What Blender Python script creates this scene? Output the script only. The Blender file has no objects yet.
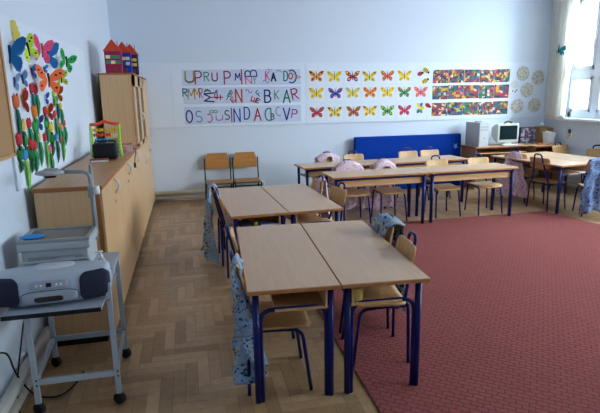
import bpy, bmesh, math, random
from mathutils import Vector, Matrix, Euler
R = math.radians
PI = math.pi
random.seed(7)
COL = bpy.context.scene.collection
SC = bpy.context.scene

# ------------------------------------------------------------------ camera
F_PX, YAW, PITCH, ROLL, EYE = 503.8227, 0.215905, 0.218893, -0.0165125, 1.618951
_cy, _sy, _cp, _sp = math.cos(YAW), math.sin(YAW), math.cos(PITCH), math.sin(PITCH)
FW = Vector((_sy*_cp, _cy*_cp, -_sp)); _r = Vector((_cy, -_sy, 0)); _u = _r.cross(FW)
_cr, _sr = math.cos(ROLL), math.sin(ROLL)
RT = _cr*_r + _sr*_u; UP = -_sr*_r + _cr*_u
def ray(a, b): return FW + RT*((a-300)/F_PX) - UP*((b-206.5)/F_PX)
def at_z(a, b, z=0.0): d = ray(a, b); return Vector((0, 0, EYE)) + d*((z-EYE)/d.z)
def at_y(a, b, y): d = ray(a, b); return Vector((0, 0, EYE)) + d*(y/d.y)
def at_x(a, b, x): d = ray(a, b); return Vector((0, 0, EYE)) + d*(x/d.x)
cd = bpy.data.cameras.new('camera'); cam = bpy.data.objects.new('camera', cd); COL.objects.link(cam)
cam.matrix_world = Matrix(((RT.x, UP.x, -FW.x, 0), (RT.y, UP.y, -FW.y, 0), (RT.z, UP.z, -FW.z, EYE), (0, 0, 0, 1)))
cd.sensor_width = 36; cd.lens = F_PX*36/600; cd.clip_start = 0.05
SC.camera = cam

# room numbers
XL, XR, YB, YF, ZC = -1.009, 6.342, 8.102, -2.6, 3.35
XF = -0.555       # cabinet fronts
DH = 0.659        # desk height

# ------------------------------------------------------------------ materials
def lin(c):
    if isinstance(c, str):
        c = c.lstrip('#'); c = [int(c[i:i+2], 16)/255 for i in (0, 2, 4)]
    return tuple((x/12.92 if x <= .04045 else ((x+.055)/1.055)**2.4) for x in c)+(1,)
MATS = {}
def mat(name, col=None, rough=.6, spec=.5, metal=0, coat=0, bump=0, bscale=200, trans=0, alpha=1, ior=1.45):
    if name in MATS: return MATS[name]
    m = bpy.data.materials.new(name); m.use_nodes = True
    b = m.node_tree.nodes['Principled BSDF']
    b.inputs['Base Color'].default_value = lin(col) if col else (.8, .8, .8, 1)
    b.inputs['Roughness'].default_value = rough
    b.inputs['Specular IOR Level'].default_value = spec
    b.inputs['Metallic'].default_value = metal
    b.inputs['Coat Weight'].default_value = coat
    b.inputs['Transmission Weight'].default_value = trans
    b.inputs['IOR'].default_value = ior
    b.inputs['Alpha'].default_value = alpha
    if bump:
        nt = m.node_tree; n = nt.nodes.new('ShaderNodeTexNoise'); n.inputs['Scale'].default_value = bscale
        tc = nt.nodes.new('ShaderNodeTexCoord'); nt.links.new(tc.outputs['Object'], n.inputs['Vector'])
        bp = nt.nodes.new('ShaderNodeBump'); bp.inputs['Strength'].default_value = bump; bp.inputs['Distance'].default_value = .002
        nt.links.new(n.outputs['Fac'], bp.inputs['Height']); nt.links.new(bp.outputs['Normal'], b.inputs['Normal'])
    MATS[name] = m
    return m
def nodes(m):
    nt = m.node_tree
    return nt, nt.nodes, nt.links, nt.nodes['Principled BSDF']
def ramp(nt, stops, interp='LINEAR'):
    r = nt.nodes.new('ShaderNodeValToRGB'); cr = r.color_ramp; cr.interpolation = interp
    while len(cr.elements) < len(stops): cr.elements.new(.5)
    for e, (p, c) in zip(cr.elements, stops): e.position = p; e.color = lin(c)
    return r
def wood(name, c1, c2, scale=(30, 30, 1.5), rough=.45, spec=.5, axis='Object'):
    m = mat(name, c1, rough, spec)
    nt, N, L, b = nodes(m)
    tc = N.new('ShaderNodeTexCoord'); mp = N.new('ShaderNodeMapping'); mp.inputs['Scale'].default_value = scale
    no = N.new('ShaderNodeTexNoise'); no.inputs['Scale'].default_value = 2.2; no.inputs['Detail'].default_value = 6; no.inputs['Roughness'].default_value = .6
    rp = ramp(nt, [(.3, c1), (.72, c2)])
    L.new(tc.outputs[axis], mp.inputs['Vector']); L.new(mp.outputs['Vector'], no.inputs['Vector'])
    L.new(no.outputs['Fac'], rp.inputs['Fac']); L.new(rp.outputs['Color'], b.inputs['Base Color'])
    return m
def patterned(name, base, spots, scale=26, thr=.33, rough=.9, second=None):
    """cloth printed with coloured blotches"""
    m = mat(name, base, rough, .2)
    nt, N, L, b = nodes(m)
    tc = N.new('ShaderNodeTexCoord')
    prev = None
    for k, (sc, th, cols) in enumerate([(scale, thr, spots)] + ([second] if second else [])):
        v = N.new('ShaderNodeTexVoronoi'); v.inputs['Scale'].default_value = sc
        no = N.new('ShaderNodeTexNoise'); no.inputs['Scale'].default_value = sc*1.6
        mx = N.new('ShaderNodeMixRGB'); mx.inputs['Fac'].default_value = .06
        L.new(tc.outputs['UV'], no.inputs['Vector']); L.new(tc.outputs['UV'], mx.inputs['Color1']); L.new(no.outputs['Color'], mx.inputs['Color2'])
        L.new(mx.outputs['Color'], v.inputs['Vector'])
        lt = N.new('ShaderNodeMath'); lt.operation = 'LESS_THAN'; lt.inputs[1].default_value = th
        L.new(v.outputs['Distance'], lt.inputs[0])
        sp = N.new('ShaderNodeSeparateColor'); L.new(v.outputs['Color'], sp.inputs['Color'])
        rp = ramp(nt, [(i/len(cols), c) for i, c in enumerate(cols)], 'CONSTANT')
        L.new(sp.outputs['Red'], rp.inputs['Fac'])
        mm = N.new('ShaderNodeMixRGB'); L.new(lt.outputs[0], mm.inputs['Fac'])
        if prev: L.new(prev.outputs['Color'], mm.inputs['Color1'])
        else: mm.inputs['Color1'].default_value = lin(base)
        L.new(rp.outputs['Color'], mm.inputs['Color2']); prev = mm
    L.new(prev.outputs['Color'], b.inputs['Base Color'])
    return m

M_wall = mat('wall_paint', '#d0dae6', .75, .3, bump=.15, bscale=60)
M_ceil = mat('ceiling_paint', '#e6e9ec', .8, .2, bump=.1, bscale=60)
M_panel = mat('display_panel_white', '#d6e0ec', .6, .35)
M_paper = mat('paper_white', '#c3cde4', .8, .2)
M_sheet = mat('paper_sheet', '#dde4ec', .8, .2)
M_beech = wood('beech_laminate', '#cfa777', '#bd9260', (14, 1.1, 14), .33, .5)
M_top = wood('desk_top_laminate', '#cdae8e', '#c2a07f', (34, 1.6, 30), .3, .5)
M_edge = wood('desk_edge_wood', '#b97f4c', '#a56c3c', (10, 10, 10), .45)
M_cab = wood('cabinet_beech', '#d6b083', '#c69d70', (26, 26, .8), .42)
M_cabtop = wood('cabinet_top_beech', '#c2946a', '#ae7e54', (20, 1.2, 20), .38)
M_band = wood('edge_banding', '#a8683a', '#96592e', (10, 10, 10), .5)
M_ply = wood('chair_plywood', '#cda672', '#ba905c', (22, 2, 2), .4)
M_plyo = wood('old_chair_plywood', '#b8803f', '#a06c30', (2, 22, 22), .4)
M_blue = mat('blue_tube_paint', '#0b185c', .33, .35)
M_black = mat('black_tube_paint', '#14241f', .4)
M_dark = mat('dark_plastic', '#0e1116', .5, .3)
M_rubber = mat('black_rubber', '#101114', .7)
M_grey = mat('grey_cart_metal', '#a3aeb7', .45, .5)
M_lgrey = mat('pale_grey_plastic', '#adb3b6', .45)
M_mgrey = mat('mid_grey_plastic', '#8f989c', .5)
M_chrome = mat('satin_metal', '#c8ccd0', .28, .5, 1)
M_white = mat('white_plastic', '#e8ebee', .4)
M_frame = mat('window_frame_white', '#dde5ee', .4)
M_pipe = mat('pipe_cream_paint', '#d8d8cf', .4)
M_felt = mat('blue_mat_vinyl', '#003390', .6, .08, bump=.2, bscale=25)
def flat(c, rough=.75): return mat('paint_'+c.strip('#'), c, rough, .3)

def glass_mat():
    m = bpy.data.materials.new('window_glass'); m.use_nodes = True
    nt = m.node_tree; N = nt.nodes; L = nt.links; N.remove(N['Principled BSDF'])
    t = N.new('ShaderNodeBsdfTransparent'); t.inputs['Color'].default_value = (.93, .96, .97, 1)
    g = N.new('ShaderNodeBsdfGlossy'); g.inputs['Roughness'].default_value = .02
    mx = N.new('ShaderNodeMixShader'); mx.inputs[0].default_value = .04; L.new(t.outputs[0], mx.inputs[1]); L.new(g.outputs[0], mx.inputs[2])
    L.new(mx.outputs[0], N['Material Output'].inputs['Surface'])
    return m
M_glass = glass_mat()
def curtain_mat():
    m = bpy.data.materials.new('curtain_fabric'); m.use_nodes = True
    nt = m.node_tree; N = nt.nodes; L = nt.links; b = N['Principled BSDF']
    b.inputs['Base Color'].default_value = lin('#e2e1dc'); b.inputs['Roughness'].default_value = .9
    t = N.new('ShaderNodeBsdfTranslucent'); t.inputs['Color'].default_value = lin('#f8f7f2')
    mx = N.new('ShaderNodeMixShader'); mx.inputs[0].default_value = .55
    L.new(b.outputs[0], mx.inputs[1]); L.new(t.outputs[0], mx.inputs[2]); L.new(mx.outputs[0], N['Material Output'].inputs['Surface'])
    return m
M_curtain = curtain_mat()

# ------------------------------------------------------------------ mesh helpers
class MB:
    def __init__(s): s.bm = bmesh.new(); s.mats = []; s.mi = 0; s.uv = None
    def use(s, m):
        if m not in s.mats: s.mats.append(m)
        s.mi = s.mats.index(m); return s
    def _mark(s, faces, smooth=False):
        for f in faces: f.material_index = s.mi; f.smooth = smooth
    def box(s, c, d, rot=None, bevel=0, M=None, seg=1):
        r = bmesh.ops.create_cube(s.bm, size=1.0); vs = r['verts']
        mx = Matrix.Translation(c) @ (Euler(rot).to_matrix().to_4x4() if rot else Matrix()) @ Matrix.Diagonal((*d, 1))
        if M is not None: mx = M @ mx
        bmesh.ops.transform(s.bm, matrix=mx, verts=vs)
        fs = {f for v in vs for f in v.link_faces}
        if bevel:
            es = list({e for v in vs for e in v.link_edges})
            r = bmesh.ops.bevel(s.bm, geom=es, offset=bevel, segments=seg, affect='EDGES', profile=.5)
            fs = {f for v in r['verts'] for f in v.link_faces} | {f for f in fs if f.is_valid}
        s._mark(fs, False); return s
    def b2(s, x0, x1, y0, y1, z0, z1, bevel=0, seg=1):
        return s.box(((x0+x1)/2, (y0+y1)/2, (z0+z1)/2), (abs(x1-x0), abs(y1-y0), abs(z1-z0)), bevel=bevel, seg=seg)
    def tube(s, pts, r, n=8, fillet=0, closed=False, sx=1.0, fs=5):
        pts = [Vector(p) for p in pts]
        if fillet: pts = fil(pts, fillet, fs)
        rs = r if isinstance(r, (list, tuple)) else [r]*len(pts)
        if len(rs) != len(pts): rs = [r[0]+(r[-1]-r[0])*i/(len(pts)-1) for i in range(len(pts))]
        rings = []; nrm = None
        for i, p in enumerate(pts):
            if closed: t = (pts[(i+1) % len(pts)]-pts[i-1])
            else: t = (pts[min(i+1, len(pts)-1)]-pts[max(i-1, 0)])
            t.normalize()
            if nrm is None:
                nrm = t.orthogonal().normalized() if abs(t.z) < .9 else (Vector((1, 0, 0)) - t*t.x).normalized()
            nrm = (nrm - t*nrm.dot(t)).normalized(); bn = t.cross(nrm)
            rings.append([s.bm.verts.new(p + nrm*math.cos(a)*rs[i]*sx + bn*math.sin(a)*rs[i]) for a in [2*PI*k/n for k in range(n)]])
        fc = []
        m = len(rings)
        for i in range(m if closed else m-1):
            A, B = rings[i], rings[(i+1) % m]
            for k in range(n): fc.append(s.bm.faces.new((A[k], A[(k+1) % n], B[(k+1) % n], B[k])))
        if not closed:
            fc2 = [s.bm.faces.new(rings[0][::-1]), s.bm.faces.new(rings[-1])]
            s._mark(fc2, False)
        s._mark(fc, True); return s
    def cyl(s, a, b, r, n=16, r2=None):
        s.tube([a, b], [r, r if r2 is None else r2], n); return s
    def lathe(s, prof, c=(0, 0, 0), n=16, M=None, cap=True):
        rings = []
        for (r, z) in prof:
            rings.append([s.bm.verts.new(((M or Matrix.Translation(c)) @ Vector((r*math.cos(2*PI*k/n), r*math.sin(2*PI*k/n), z)))) for k in range(n)])
        fc = []
        for A, B in zip(rings, rings[1:]):
            for k in range(n): fc.append(s.bm.faces.new((A[k], A[(k+1) % n], B[(k+1) % n], B[k])))
        s._mark(fc, True)
        if cap: s._mark([s.bm.faces.new(rings[0][::-1]), s.bm.faces.new(rings[-1])])
        return s
    def prism(s, poly, h, M=None, z0=0, smooth=False):
        """polygon in xy extruded z0..z0+h, then moved by M"""
        M = M or Matrix()
        a = [s.bm.verts.new(M @ Vector((x, y, z0))) for x, y in poly]
        b = [s.bm.verts.new(M @ Vector((x, y, z0+h))) for x, y in poly]
        n = len(poly)
        fc = [s.bm.faces.new(a[::-1]), s.bm.faces.new(b)]
        s._mark(fc)
        s._mark([s.bm.faces.new((a[i], a[(i+1) % n], b[(i+1) % n], b[i])) for i in range(n)], smooth)
        return s
    def grid(s, fn, nu, nv, smooth=True, uvs=(1, 1), thick=0):
        if s.uv is None: s.uv = s.bm.loops.layers.uv.new('UVMap')
        V = [[s.bm.verts.new(fn(i/nu, j/nv)) for j in range(nv+1)] for i in range(nu+1)]
        fc = []
        for i in range(nu):
            for j in range(nv):
                f = s.bm.faces.new((V[i][j], V[i+1][j], V[i+1][j+1], V[i][j+1])); fc.append(f)
                for lp, (a, b) in zip(f.loops, ((i, j), (i+1, j), (i+1, j+1), (i, j+1))): lp[s.uv].uv = (a/nu*uvs[0], b/nv*uvs[1])
        s._mark(fc, smooth); return s
    def stroke(s, pts, w, h, M, closed=False):
        """flat brush stroke along pts, w wide, h thick; xy plane then M"""
        pts = [Vector((*p, 0)) for p in pts]
        if closed: pts = pts+[pts[0]]
        for a, b in zip(pts, pts[1:]):
            d = b-a; L = d.length
            if L < 1e-6: continue
            ang = math.atan2(d.y, d.x); mid = (a+b)/2
            s.box((0, 0, 0), (L+w*.7, w, h), M=M @ Matrix.Translation((mid.x, mid.y, h/2)) @ Matrix.Rotation(ang, 4, 'Z'))
        return s
    def build(s, name, m=None, parent=None, loc=None, rot=None, **kw):
        me = bpy.data.meshes.new(name)
        bmesh.ops.recalc_face_normals(s.bm, faces=s.bm.faces)
        s.bm.to_mesh(me); s.bm.free()
        for x in (s.mats or [m]): me.materials.append(x)
        o = bpy.data.objects.new(name, me); COL.objects.link(o)
        if parent: o.parent = parent
        if loc is not None: o.location = loc
        if rot is not None: o.rotation_euler = rot
        for k, v in kw.items():
            if v is not None: o[k] = v
        return o
def fil(pts, r, n=5):
    out = [pts[0]]
    for i in range(1, len(pts)-1):
        a, p, b = pts[i-1], pts[i], pts[i+1]
        u, v = (a-p), (b-p); d = min(r, u.length*.49, v.length*.49)
        A, B = p+u.normalized()*d, p+v.normalized()*d
        for k in range(n+1):
            t = k/n; out.append(A*(1-t)**2+p*2*t*(1-t)+B*t*t)
    out.append(pts[-1]); return out
def solid(o, t, off=0):
    m = o.modifiers.new('thickness', 'SOLIDIFY'); m.thickness = t; m.offset = off; return o
def thing(name, label, cat, loc=(0, 0, 0), rz=0, group=None):
    o = bpy.data.objects.new(name, None); COL.objects.link(o); o.empty_display_size = .05
    o.location = loc; o.rotation_euler = (0, 0, rz); o['label'] = label; o['category'] = cat
    if group: o['group'] = group
    return o
def tag(o, label, cat, group=None):
    o['label'] = label; o['category'] = cat
    if group: o['group'] = group
    return o
def kids(o): return [c for c in COL.objects if c.parent == o]
def dup(root, label, loc, rz=0, group=None):
    def cp(o, par):
        c = o.copy(); COL.objects.link(c); c.parent = par
        for ch in KID.get(o.name, []): cp(ch, c)
        return c
    def walk(o):
        KID[o.name] = kids(o)
        for k in KID[o.name]: walk(k)
    KID = {}; walk(root)
    c = cp(root, None); c.location = loc; c.rotation_euler = (0, 0, rz); c['label'] = label
    if group: c['group'] = group
    return c
def structure(name, mb, m, **kw):
    o = mb.build(name, m, **kw)
    if not o.parent: o['kind'] = 'structure'
    return o

# ------------------------------------------------------------------ room shell
# floor: axis-aligned herringbone parquet, planks in six natural wood tones
tones = [('#a98b68', '#967857'), ('#b3936f', '#9f805f'), ('#9b7d5b', '#896d4d'), ('#b99a74', '#a78664'), ('#a2825e', '#8f7150'), ('#ae8c64', '#987855')]
floorm = []
for k, (a, b) in enumerate(tones):
    floorm.append(wood('parquet_tone_%d' % k, a, b, (9, 9, 9), .36, .5))
M_joint = mat('parquet_joint', '#5d4932', .7)
mb = MB(); mb.use(M_joint).b2(XL-.1, XR+.1, YF-.1, YB+.1, -.06, -.0025)
w, n = .07, 5
rnd = random.Random(3)
def plank(x0, x1, y0, y1):
    x0 = max(x0, XL); x1 = min(x1, XR); y0 = max(y0, YF); y1 = min(y1, YB)
    if x1-x0 < .01 or y1-y0 < .01: return
    mb.use(rnd.choice(floorm)); g = .0009
    vs = [mb.bm.verts.new(p) for p in ((x0+g, y0+g, 0), (x1-g, y0+g, 0), (x1-g, y1-g, 0), (x0+g, y1-g, 0))]
    f = mb.bm.faces.new(vs); f.material_index = mb.mi
kx = int((XR-XL)/w)+2; ky = int((YB-YF)/w)+2
for k in range(-2*n, ky+2*n):
    for m_ in range(-ky//(2*n)-3, kx//(2*n)+4):
        o_ = 2*n*m_
        plank(XL+(k+o_)*w, XL+(k+o_+n)*w, YF+k*w, YF+(k+1)*w)
for c in range(-2*n, kx+2*n):
    for m_ in range(-kx//(2*n)-3, ky//(2*n)+4):
        o_ = 2*n*m_
        plank(XL+c*w, XL+(c+1)*w, YF+(c-2*n+1+o_)*w, YF+(c-n+1+o_)*w)
structure('floor', mb, None)
structure('ceiling', MB().b2(XL-.12, XR+.4, YF-.12, YB+.12, ZC, ZC+.15), M_ceil)
structure('wall_left', MB().b2(XL-.12, XL, YF-.12, YB+.12, 0, ZC), M_wall)
structure('wall_back', MB().b2(XL, XR+.25, YB, YB+.12, 0, ZC), M_wall)
structure('wall_front', MB().b2(XL, XR+.25, YF-.12, YF, 0, ZC), M_wall)
# right wall with three window openings
wins = [(6.45, 7.58), (3.1, 5.3), (-.2, 2.4)]
Z0, Z1 = 1.16, 3.12
mb = MB()
mb.b2(XR, XR+.28, YF, YB, 0, Z0).b2(XR, XR+.28, YF, YB, Z1, ZC)
e = [YF]+[v for a, b in sorted(wins) for v in (a, b)]+[YB]
for i in range(0, len(e), 2): mb.b2(XR, XR+.28, e[i], e[i+1], Z0, Z1)
structure('wall_right', mb, M_wall)
for i, (y0, y1) in enumerate(wins):
    fr = MB(); x0, x1 = XR+.05, XR+.12
    nsash = max(1, round((y1-y0)/.56)); zt = 1.885
    fr.b2(x0, x1, y0, y1, Z0, Z0+.1, .004).b2(x0, x1, y0, y1, Z1-.07, Z1, .004).b2(x0, x1, y0, y0+.07, Z0, Z1, .004).b2(x0, x1, y1-.07, y1, Z0, Z1, .004)
    fr.b2(x0-.005, x1, y0, y1, zt-.06, zt+.06, .004)
    pw = (y1-y0)/nsash
    for k in range(1, nsash): fr.b2(x0-.01, x1, y0+k*pw-.06, y0+k*pw+.06, Z0, Z1, .004)
    w_ = structure('window_%d' % (i+1), fr, M_frame)
    for k in range(nsash):
        a, b = y0+k*pw+.06, y0+(k+1)*pw-.06
        for (za, zb) in ((Z0+.1, zt-.06), (zt+.06, Z1-.07)):
            s = MB(); xa, xb = x0-.02, x0+.03; t = .055
            s.b2(xa, xb, a, b, za, za+t, .004).b2(xa, xb, a, b, zb-t, zb, .004).b2(xa, xb, a, a+t, za, zb, .004).b2(xa, xb, b-t, b, za, zb, .004)
            so = s.build('sash', M_frame, w_)
            MB().b2(xa+.02, xa+.026, a+t, b-t, za+t, zb-t).build('pane', M_glass, so)
        if k: MB().b2(x0-.05, x0-.02, a+.012, a+.032, 2.25, 2.4, .004).build('window_handle', M_white, w_)
    MB().b2(XR-.12, XR+.06, y0-.06, y1+.06, Z0-.045, Z0, .008).build('window_sill', M_frame, w_)

# carpet: woven red wool with small diagonal brick weave
mc = mat('carpet_weave', '#9c4f55', .95, .1)
nt, N, L, b = nodes(mc)
tc = N.new('ShaderNodeTexCoord'); mp = N.new('ShaderNodeMapping'); mp.inputs['Rotation'].default_value = (0, 0, R(38))
br = N.new('ShaderNodeTexBrick'); br.inputs['Scale'].default_value = 1; br.inputs['Brick Width'].default_value = .062; br.inputs['Row Height'].default_value = .036
br.inputs['Mortar Size'].default_value = .005; br.inputs['Mortar Smooth'].default_value = .6; br.offset = .5
br.inputs['Color1'].default_value = lin('#8b4e4b'); br.inputs['Color2'].default_value = lin('#864a48'); br.inputs['Mortar'].default_value = lin('#6c3b3b')
no = N.new('ShaderNodeTexNoise'); no.inputs['Scale'].default_value = 26; no.inputs['Detail'].default_value = 3
ma = N.new('ShaderNodeVectorMath'); ma.operation = 'MULTIPLY_ADD'; ma.inputs[1].default_value = (.022, .022, 0)
L.new(tc.outputs['Object'], mp.inputs['Vector']); L.new(tc.outputs['Object'], no.inputs['Vector'])
L.new(no.outputs['Color'], ma.inputs[0]); L.new(mp.outputs['Vector'], ma.inputs[2]); L.new(ma.outputs[0], br.inputs['Vector'])
L.new(br.outputs['Color'], b.inputs['Base Color'])
bp = N.new('ShaderNodeBump'); bp.inputs['Strength'].default_value = .5; bp.inputs['Distance'].default_value = .004; bp.invert = True
L.new(br.outputs['Fac'], bp.inputs['Height']); L.new(bp.outputs['Normal'], b.inputs['Normal'])
mb = MB(); mb.prism([(.888, -2.2), (5.4, -2.2), (5.05, 3.6), (4.86, 5.03), (4.70, 5.83), (.888, 5.815)], .007, z0=.0005)
tag(mb.build('carpet', mc), 'large dark red woven carpet covering the middle of the parquet floor', 'carpet')

# heating pipes along the skirting
def pipe(pts, r, label):
    o = MB().tube(pts, r, 12, fillet=.05).build('heating_pipe', M_pipe); tag(o, label, 'pipe', 'heating pipes along the skirting')
pipe([(XF+.01, YB-.05, .137), (XR-.11, YB-.05, .137), (XR-.045, YB-.05, .137)], .032, 'upper cream heating pipe running along the far wall')
pipe([(XF+.01, YB-.045, .055), (XR-.11, YB-.045, .055)], .03, 'lower cream heating pipe on the floor of the far wall')
pipe([(XR-.05, YF+.1, .16), (XR-.05, YB-.1, .16)], .035, 'upper cream heating pipe under the windows')
pipe([(XR-.05, YF+.1, .06), (XR-.05, YB-.1, .06)], .032, 'lower cream heating pipe under the windows')
pipe([(XL+.05, YF+.1, .15), (XL+.05, 3.3, .15)], .032, 'upper cream heating pipe behind the trolley')
pipe([(XL+.045, YF+.1, .06), (XL+.045, 3.3, .06)], .03, 'lower cream heating pipe behind the trolley')
tag(MB().b2(1.08, 1.18, YB-.1, YB-.018, .17, .25, .01).build('pipe_valve_box', M_white), 'small white box on the heating pipe beside the dark-framed chairs', 'valve box')

# ------------------------------------------------------------------ desks
def make_desk(L, label, loc, rz, W=.485):
    hw, hl = W/2, L/2
    t = thing('school_desk', label, 'desk', loc, rz, 'school desks')
    mb = MB(); mb.use(M_edge).b2(-hw, hw, -hl, hl, DH-.023, DH-.0015, .003)
    mb.use(M_top).b2(-hw+.004, hw-.004, -hl+.004, hl-.004, DH-.0022, DH)
    mb.build('tabletop', None, t)
    fr = MB()
    ix, iy = hw-.045, hl-.055
    for sy in (-1, 1):
        a = ix-.022
        fr.tube([(-a, sy*iy, .005), (-a, sy*iy, .53), (a, sy*iy, .53), (a, sy*iy, .005)], .0125, 8, fillet=.07)
    # long rail under the back edge curving into the legs
    fr.tube([(ix, -iy-.002, .35), (ix, -iy-.002, .618), (ix, iy+.002, .618), (ix, iy+.002, .35)], .0135, 8, fillet=.06)
    fr.tube([(-ix, -iy, .622), (-ix, iy, .622)], .011, 8)
    fr.build('frame', M_blue, t)
    for sx in (-1, 1):
        for sy in (-1, 1):
            g = MB(); g.tube([(sx*ix, sy*iy, .004), (sx*ix, sy*iy, DH-.024)], .0185, 10, sx=1.0)
            g.build('leg', M_blue, t)
    MB().b2(-.10, hw-.062, -hl+.03, hl-.03, .524, .536, .002).build('book_shelf', M_beech, t)
    MB().b2(hw-.076, hw-.064, -hl+.035, hl-.035, .524, .626, .002).build('back_panel', M_beech, t)
    return t
def desk_at(corner, th, i, L, label, flip=False, axis='y', W=.485):
    """corner = near-left corner of a pair; th its turn; i = which of the two"""
    a = Vector((math.cos(th), math.sin(th), 0)); b = Vector((-math.sin(th), math.cos(th), 0))
    if axis == 'y':   # long side away from the camera
        c = Vector((*corner, 0)) + a*(W*(i+.5)+.0015*(1 if i else -1)) + b*L/2
        rz = th + (PI if flip else 0)
    else:             # long side across
        c = Vector((*corner, 0)) + a*(L*(i+.5)+.0015*(1 if i else -1)) + b*W/2
        rz = th - PI/2 + (PI if flip else 0)
    return make_desk(L, label, c, rz, W)
TA, TC, TR, TS, TG = -.05725, .04265, .024, .075, R(9)
desk_at((.24, 2.366), TA, 0, 1.3, 'beech-topped school desk of the front pair, standing on bare parquet')
desk_at((.24, 2.366), TA, 1, 1.3, 'beech-topped school desk with a yellow cup on its shelf', True)
desk_at((.303, 4.004), TC, 0, 1.3, 'beech-topped school desk with a book on its shelf, smocks hung on its chairs')
desk_at((.303, 4.004), TC, 1, 1.3, 'beech-topped school desk between the book desk and the pink smock chair', True)
desk_at((1.634, 5.61), TR, 0, 1.25, 'school desk turned sideways with two pink smocks draped behind it', axis='x')
desk_at((1.634, 5.61), TR, 1, 1.25, 'school desk turned sideways at the carpet edge, its chairs without smocks', axis='x')
desk_at((1.489, 6.482), TS, 0, 1.27, 'rear row school desk reaching towards the dark-framed chairs', axis='x')
desk_at((1.489, 6.482), TS, 1, 1.27, 'rear row school desk standing before the blue mat, end towards the computer', axis='x')
GC = (4.715, 5.60)
desk_at(GC, TG, 0, 1.3, 'school desk of the window group with a pink smock chair at its side', W=.56)
desk_at(GC, TG, 1, 1.3, 'school desk of the window group closest to the heating pipes under the windows', True, W=.56)

# ------------------------------------------------------------------ chairs
def arc_panel(wd, ht, r, curve, th, M, m, top_cut=0, name='backrest', parent=None):
    """rounded rectangle panel in xz curved in y"""
    nx, nz = 14, 8
    mb = MB()
    def fn(u, v):
        x = (u-.5)*2; z = (v-.5)*2
        hx, hz = wd/2, ht/2
        # rounded-rectangle clamp
        X, Z = x*hx, z*hz
        ax, az = abs(X), abs(Z)
        if ax > hx-r and az > hz-r:
            dx, dz = (ax-(hx-r))/r, (az-(hz-r))/r
            mlen = max(dx, dz); l = math.hypot(dx, dz)
            if l > 0: dx, dz = dx/l*mlen, dz/l*mlen
            X = math.copysign(hx-r+dx*r, X); Z = math.copysign(hz-r+dz*r, Z)
        X *= 1-top_cut*max(0, v-.35)
        return M @ Vector((X, -curve*(1-(X/hx)**2), Z))
    mb.grid(fn, nx, nz)
    o = mb.build(name, m, parent); solid(o, th); return o
def make_chair(label, loc, rz):
    t = thing('school_chair', label, 'chair', loc, rz, 'school chairs')
    fr = MB()
    # hairpin back tube
    fr.tube([(.15, -.165, .37), (.128, -.150, .40), (.064, -.215, .70), (.056, -.232, .775), (-.056, -.232, .775), (-.064, -.215, .70), (-.128, -.150, .40), (-.15, -.165, .37)], .0105, 8, fillet=.05)
    fr.tube([(-.135, -.10, .352), (.135, -.10, .352)], .009, 8)
    fr.build('back_frame', M_blue, t)
    for s in (-1, 1):
        MB().tube([(s*.178, .175, .003), (s*.16, .13, .36), (s*.138, .02, .362), (s*.13, -.15, .362)], .0105, 8, fillet=.05).build('leg', M_blue, t)
        MB().tube([(s*.17, -.170, .003), (s*.15, -.165, .36), (s*.128, -.150, .41)], .0105, 8, fillet=.03).build('leg', M_blue, t)
    mb = MB()
    def seat(u, v):
        X, Y = (u-.5)*2, (v-.5)*2
        r = .35
        ax, ay = abs(X), abs(Y)
        if ax > 1-r and ay > 1-r:
            dx, dy = (ax-1+r)/r, (ay-1+r)/r; ml = max(dx, dy); l = math.hypot(dx, dy)
            dx, dy = dx/l*ml, dy/l*ml; X = math.copysign(1-r+dx*r, X); Y = math.copysign(1-r+dy*r, Y)
        return Vector((X*(.178-.012*Y*-1*-1 if Y < 0 else .178), Y*.17+.015, .384 - .012*max(0, Y-.55)**2*6 + .006*X*X + .006*max(0, -Y)))
    mb.grid(seat, 12, 12)
    solid(mb.build('seat', M_ply, t), .012)
    arc_panel(.33, .155, .035, .018, .011, Matrix.Translation((0, -.178, .655)) @ Matrix.Rotation(R(13), 4, 'X'), M_ply, name='backrest', parent=t)
    return t
C0 = make_chair('school chair tucked under the parquet side of the front pair, blue smock on its back', (.425, 2.655, 0), R(-93.4))
CH = {}
def chair(key, x, y, deg, label):
    if key == 'c1': CH[key] = C0; return
    CH[key] = dup(C0, label, (x, y, 0), R(deg))
chair('c1', 0, 0, 0, '')
chair('c2', .45, 3.27, -92, 'bare school chair between two blue smock chairs, on the aisle side of the front pair')
chair('c3', .44, 4.55, -86, 'bare school chair tucked under the desk with the book, beside the parquet aisle')
chair('c4', .43, 4.98, -87, 'school chair with the farther aisle-side blue smock on its back')
chair('c5', 1.085, 2.79, 83, 'bare school chair on the carpet beside the desk with the yellow cup')
chair('c6', 1.13, 3.24, 86, 'school chair on the carpet with a blue smock slung over its backrest')
chair('c7', 1.205, 4.57, 99, 'bare school chair on the carpet beside the chair with a thin pink smock')
chair('c8', 1.13, 5.10, 94, 'school chair with a pink smock at the far end of the middle desks')
chair('r1', 2.02, 6.03, 181, 'school chair hidden by a spread pink smock, behind the sideways desk')
chair('r2', 2.51, 6.03, 181, 'school chair whose blue loop pokes out of a pink smock')
chair('r3', 3.28, 6.05, 181, 'bare school chair with its blue loop seen against the far desk, no smock')
chair('r4', 3.90, 6.05, 181, 'bare school chair behind the end of the row, in line with the computer tower')
chair('s1', 2.02, 7.00, 184, 'school chair in the rear row with a pink smock over its back')
chair('s2', 2.43, 7.03, 184, 'bare school chair in the rear row beside the pink smock, before the mat corner')
chair('s3', 3.355, 7.12, 184, 'bare rear-row chair before the blue mat, the one farther from the computer')
chair('s4', 3.735, 7.15, 184, 'bare rear-row chair before the blue mat, the one closer to the computer')
chair('k1', 4.86, 6.02, -78, 'bare school chair pulled out at the window group, its back loop facing the room')
chair('k2', 4.83, 6.60, -58, 'school chair with a pink smock at the window group, before the monitor')
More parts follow.
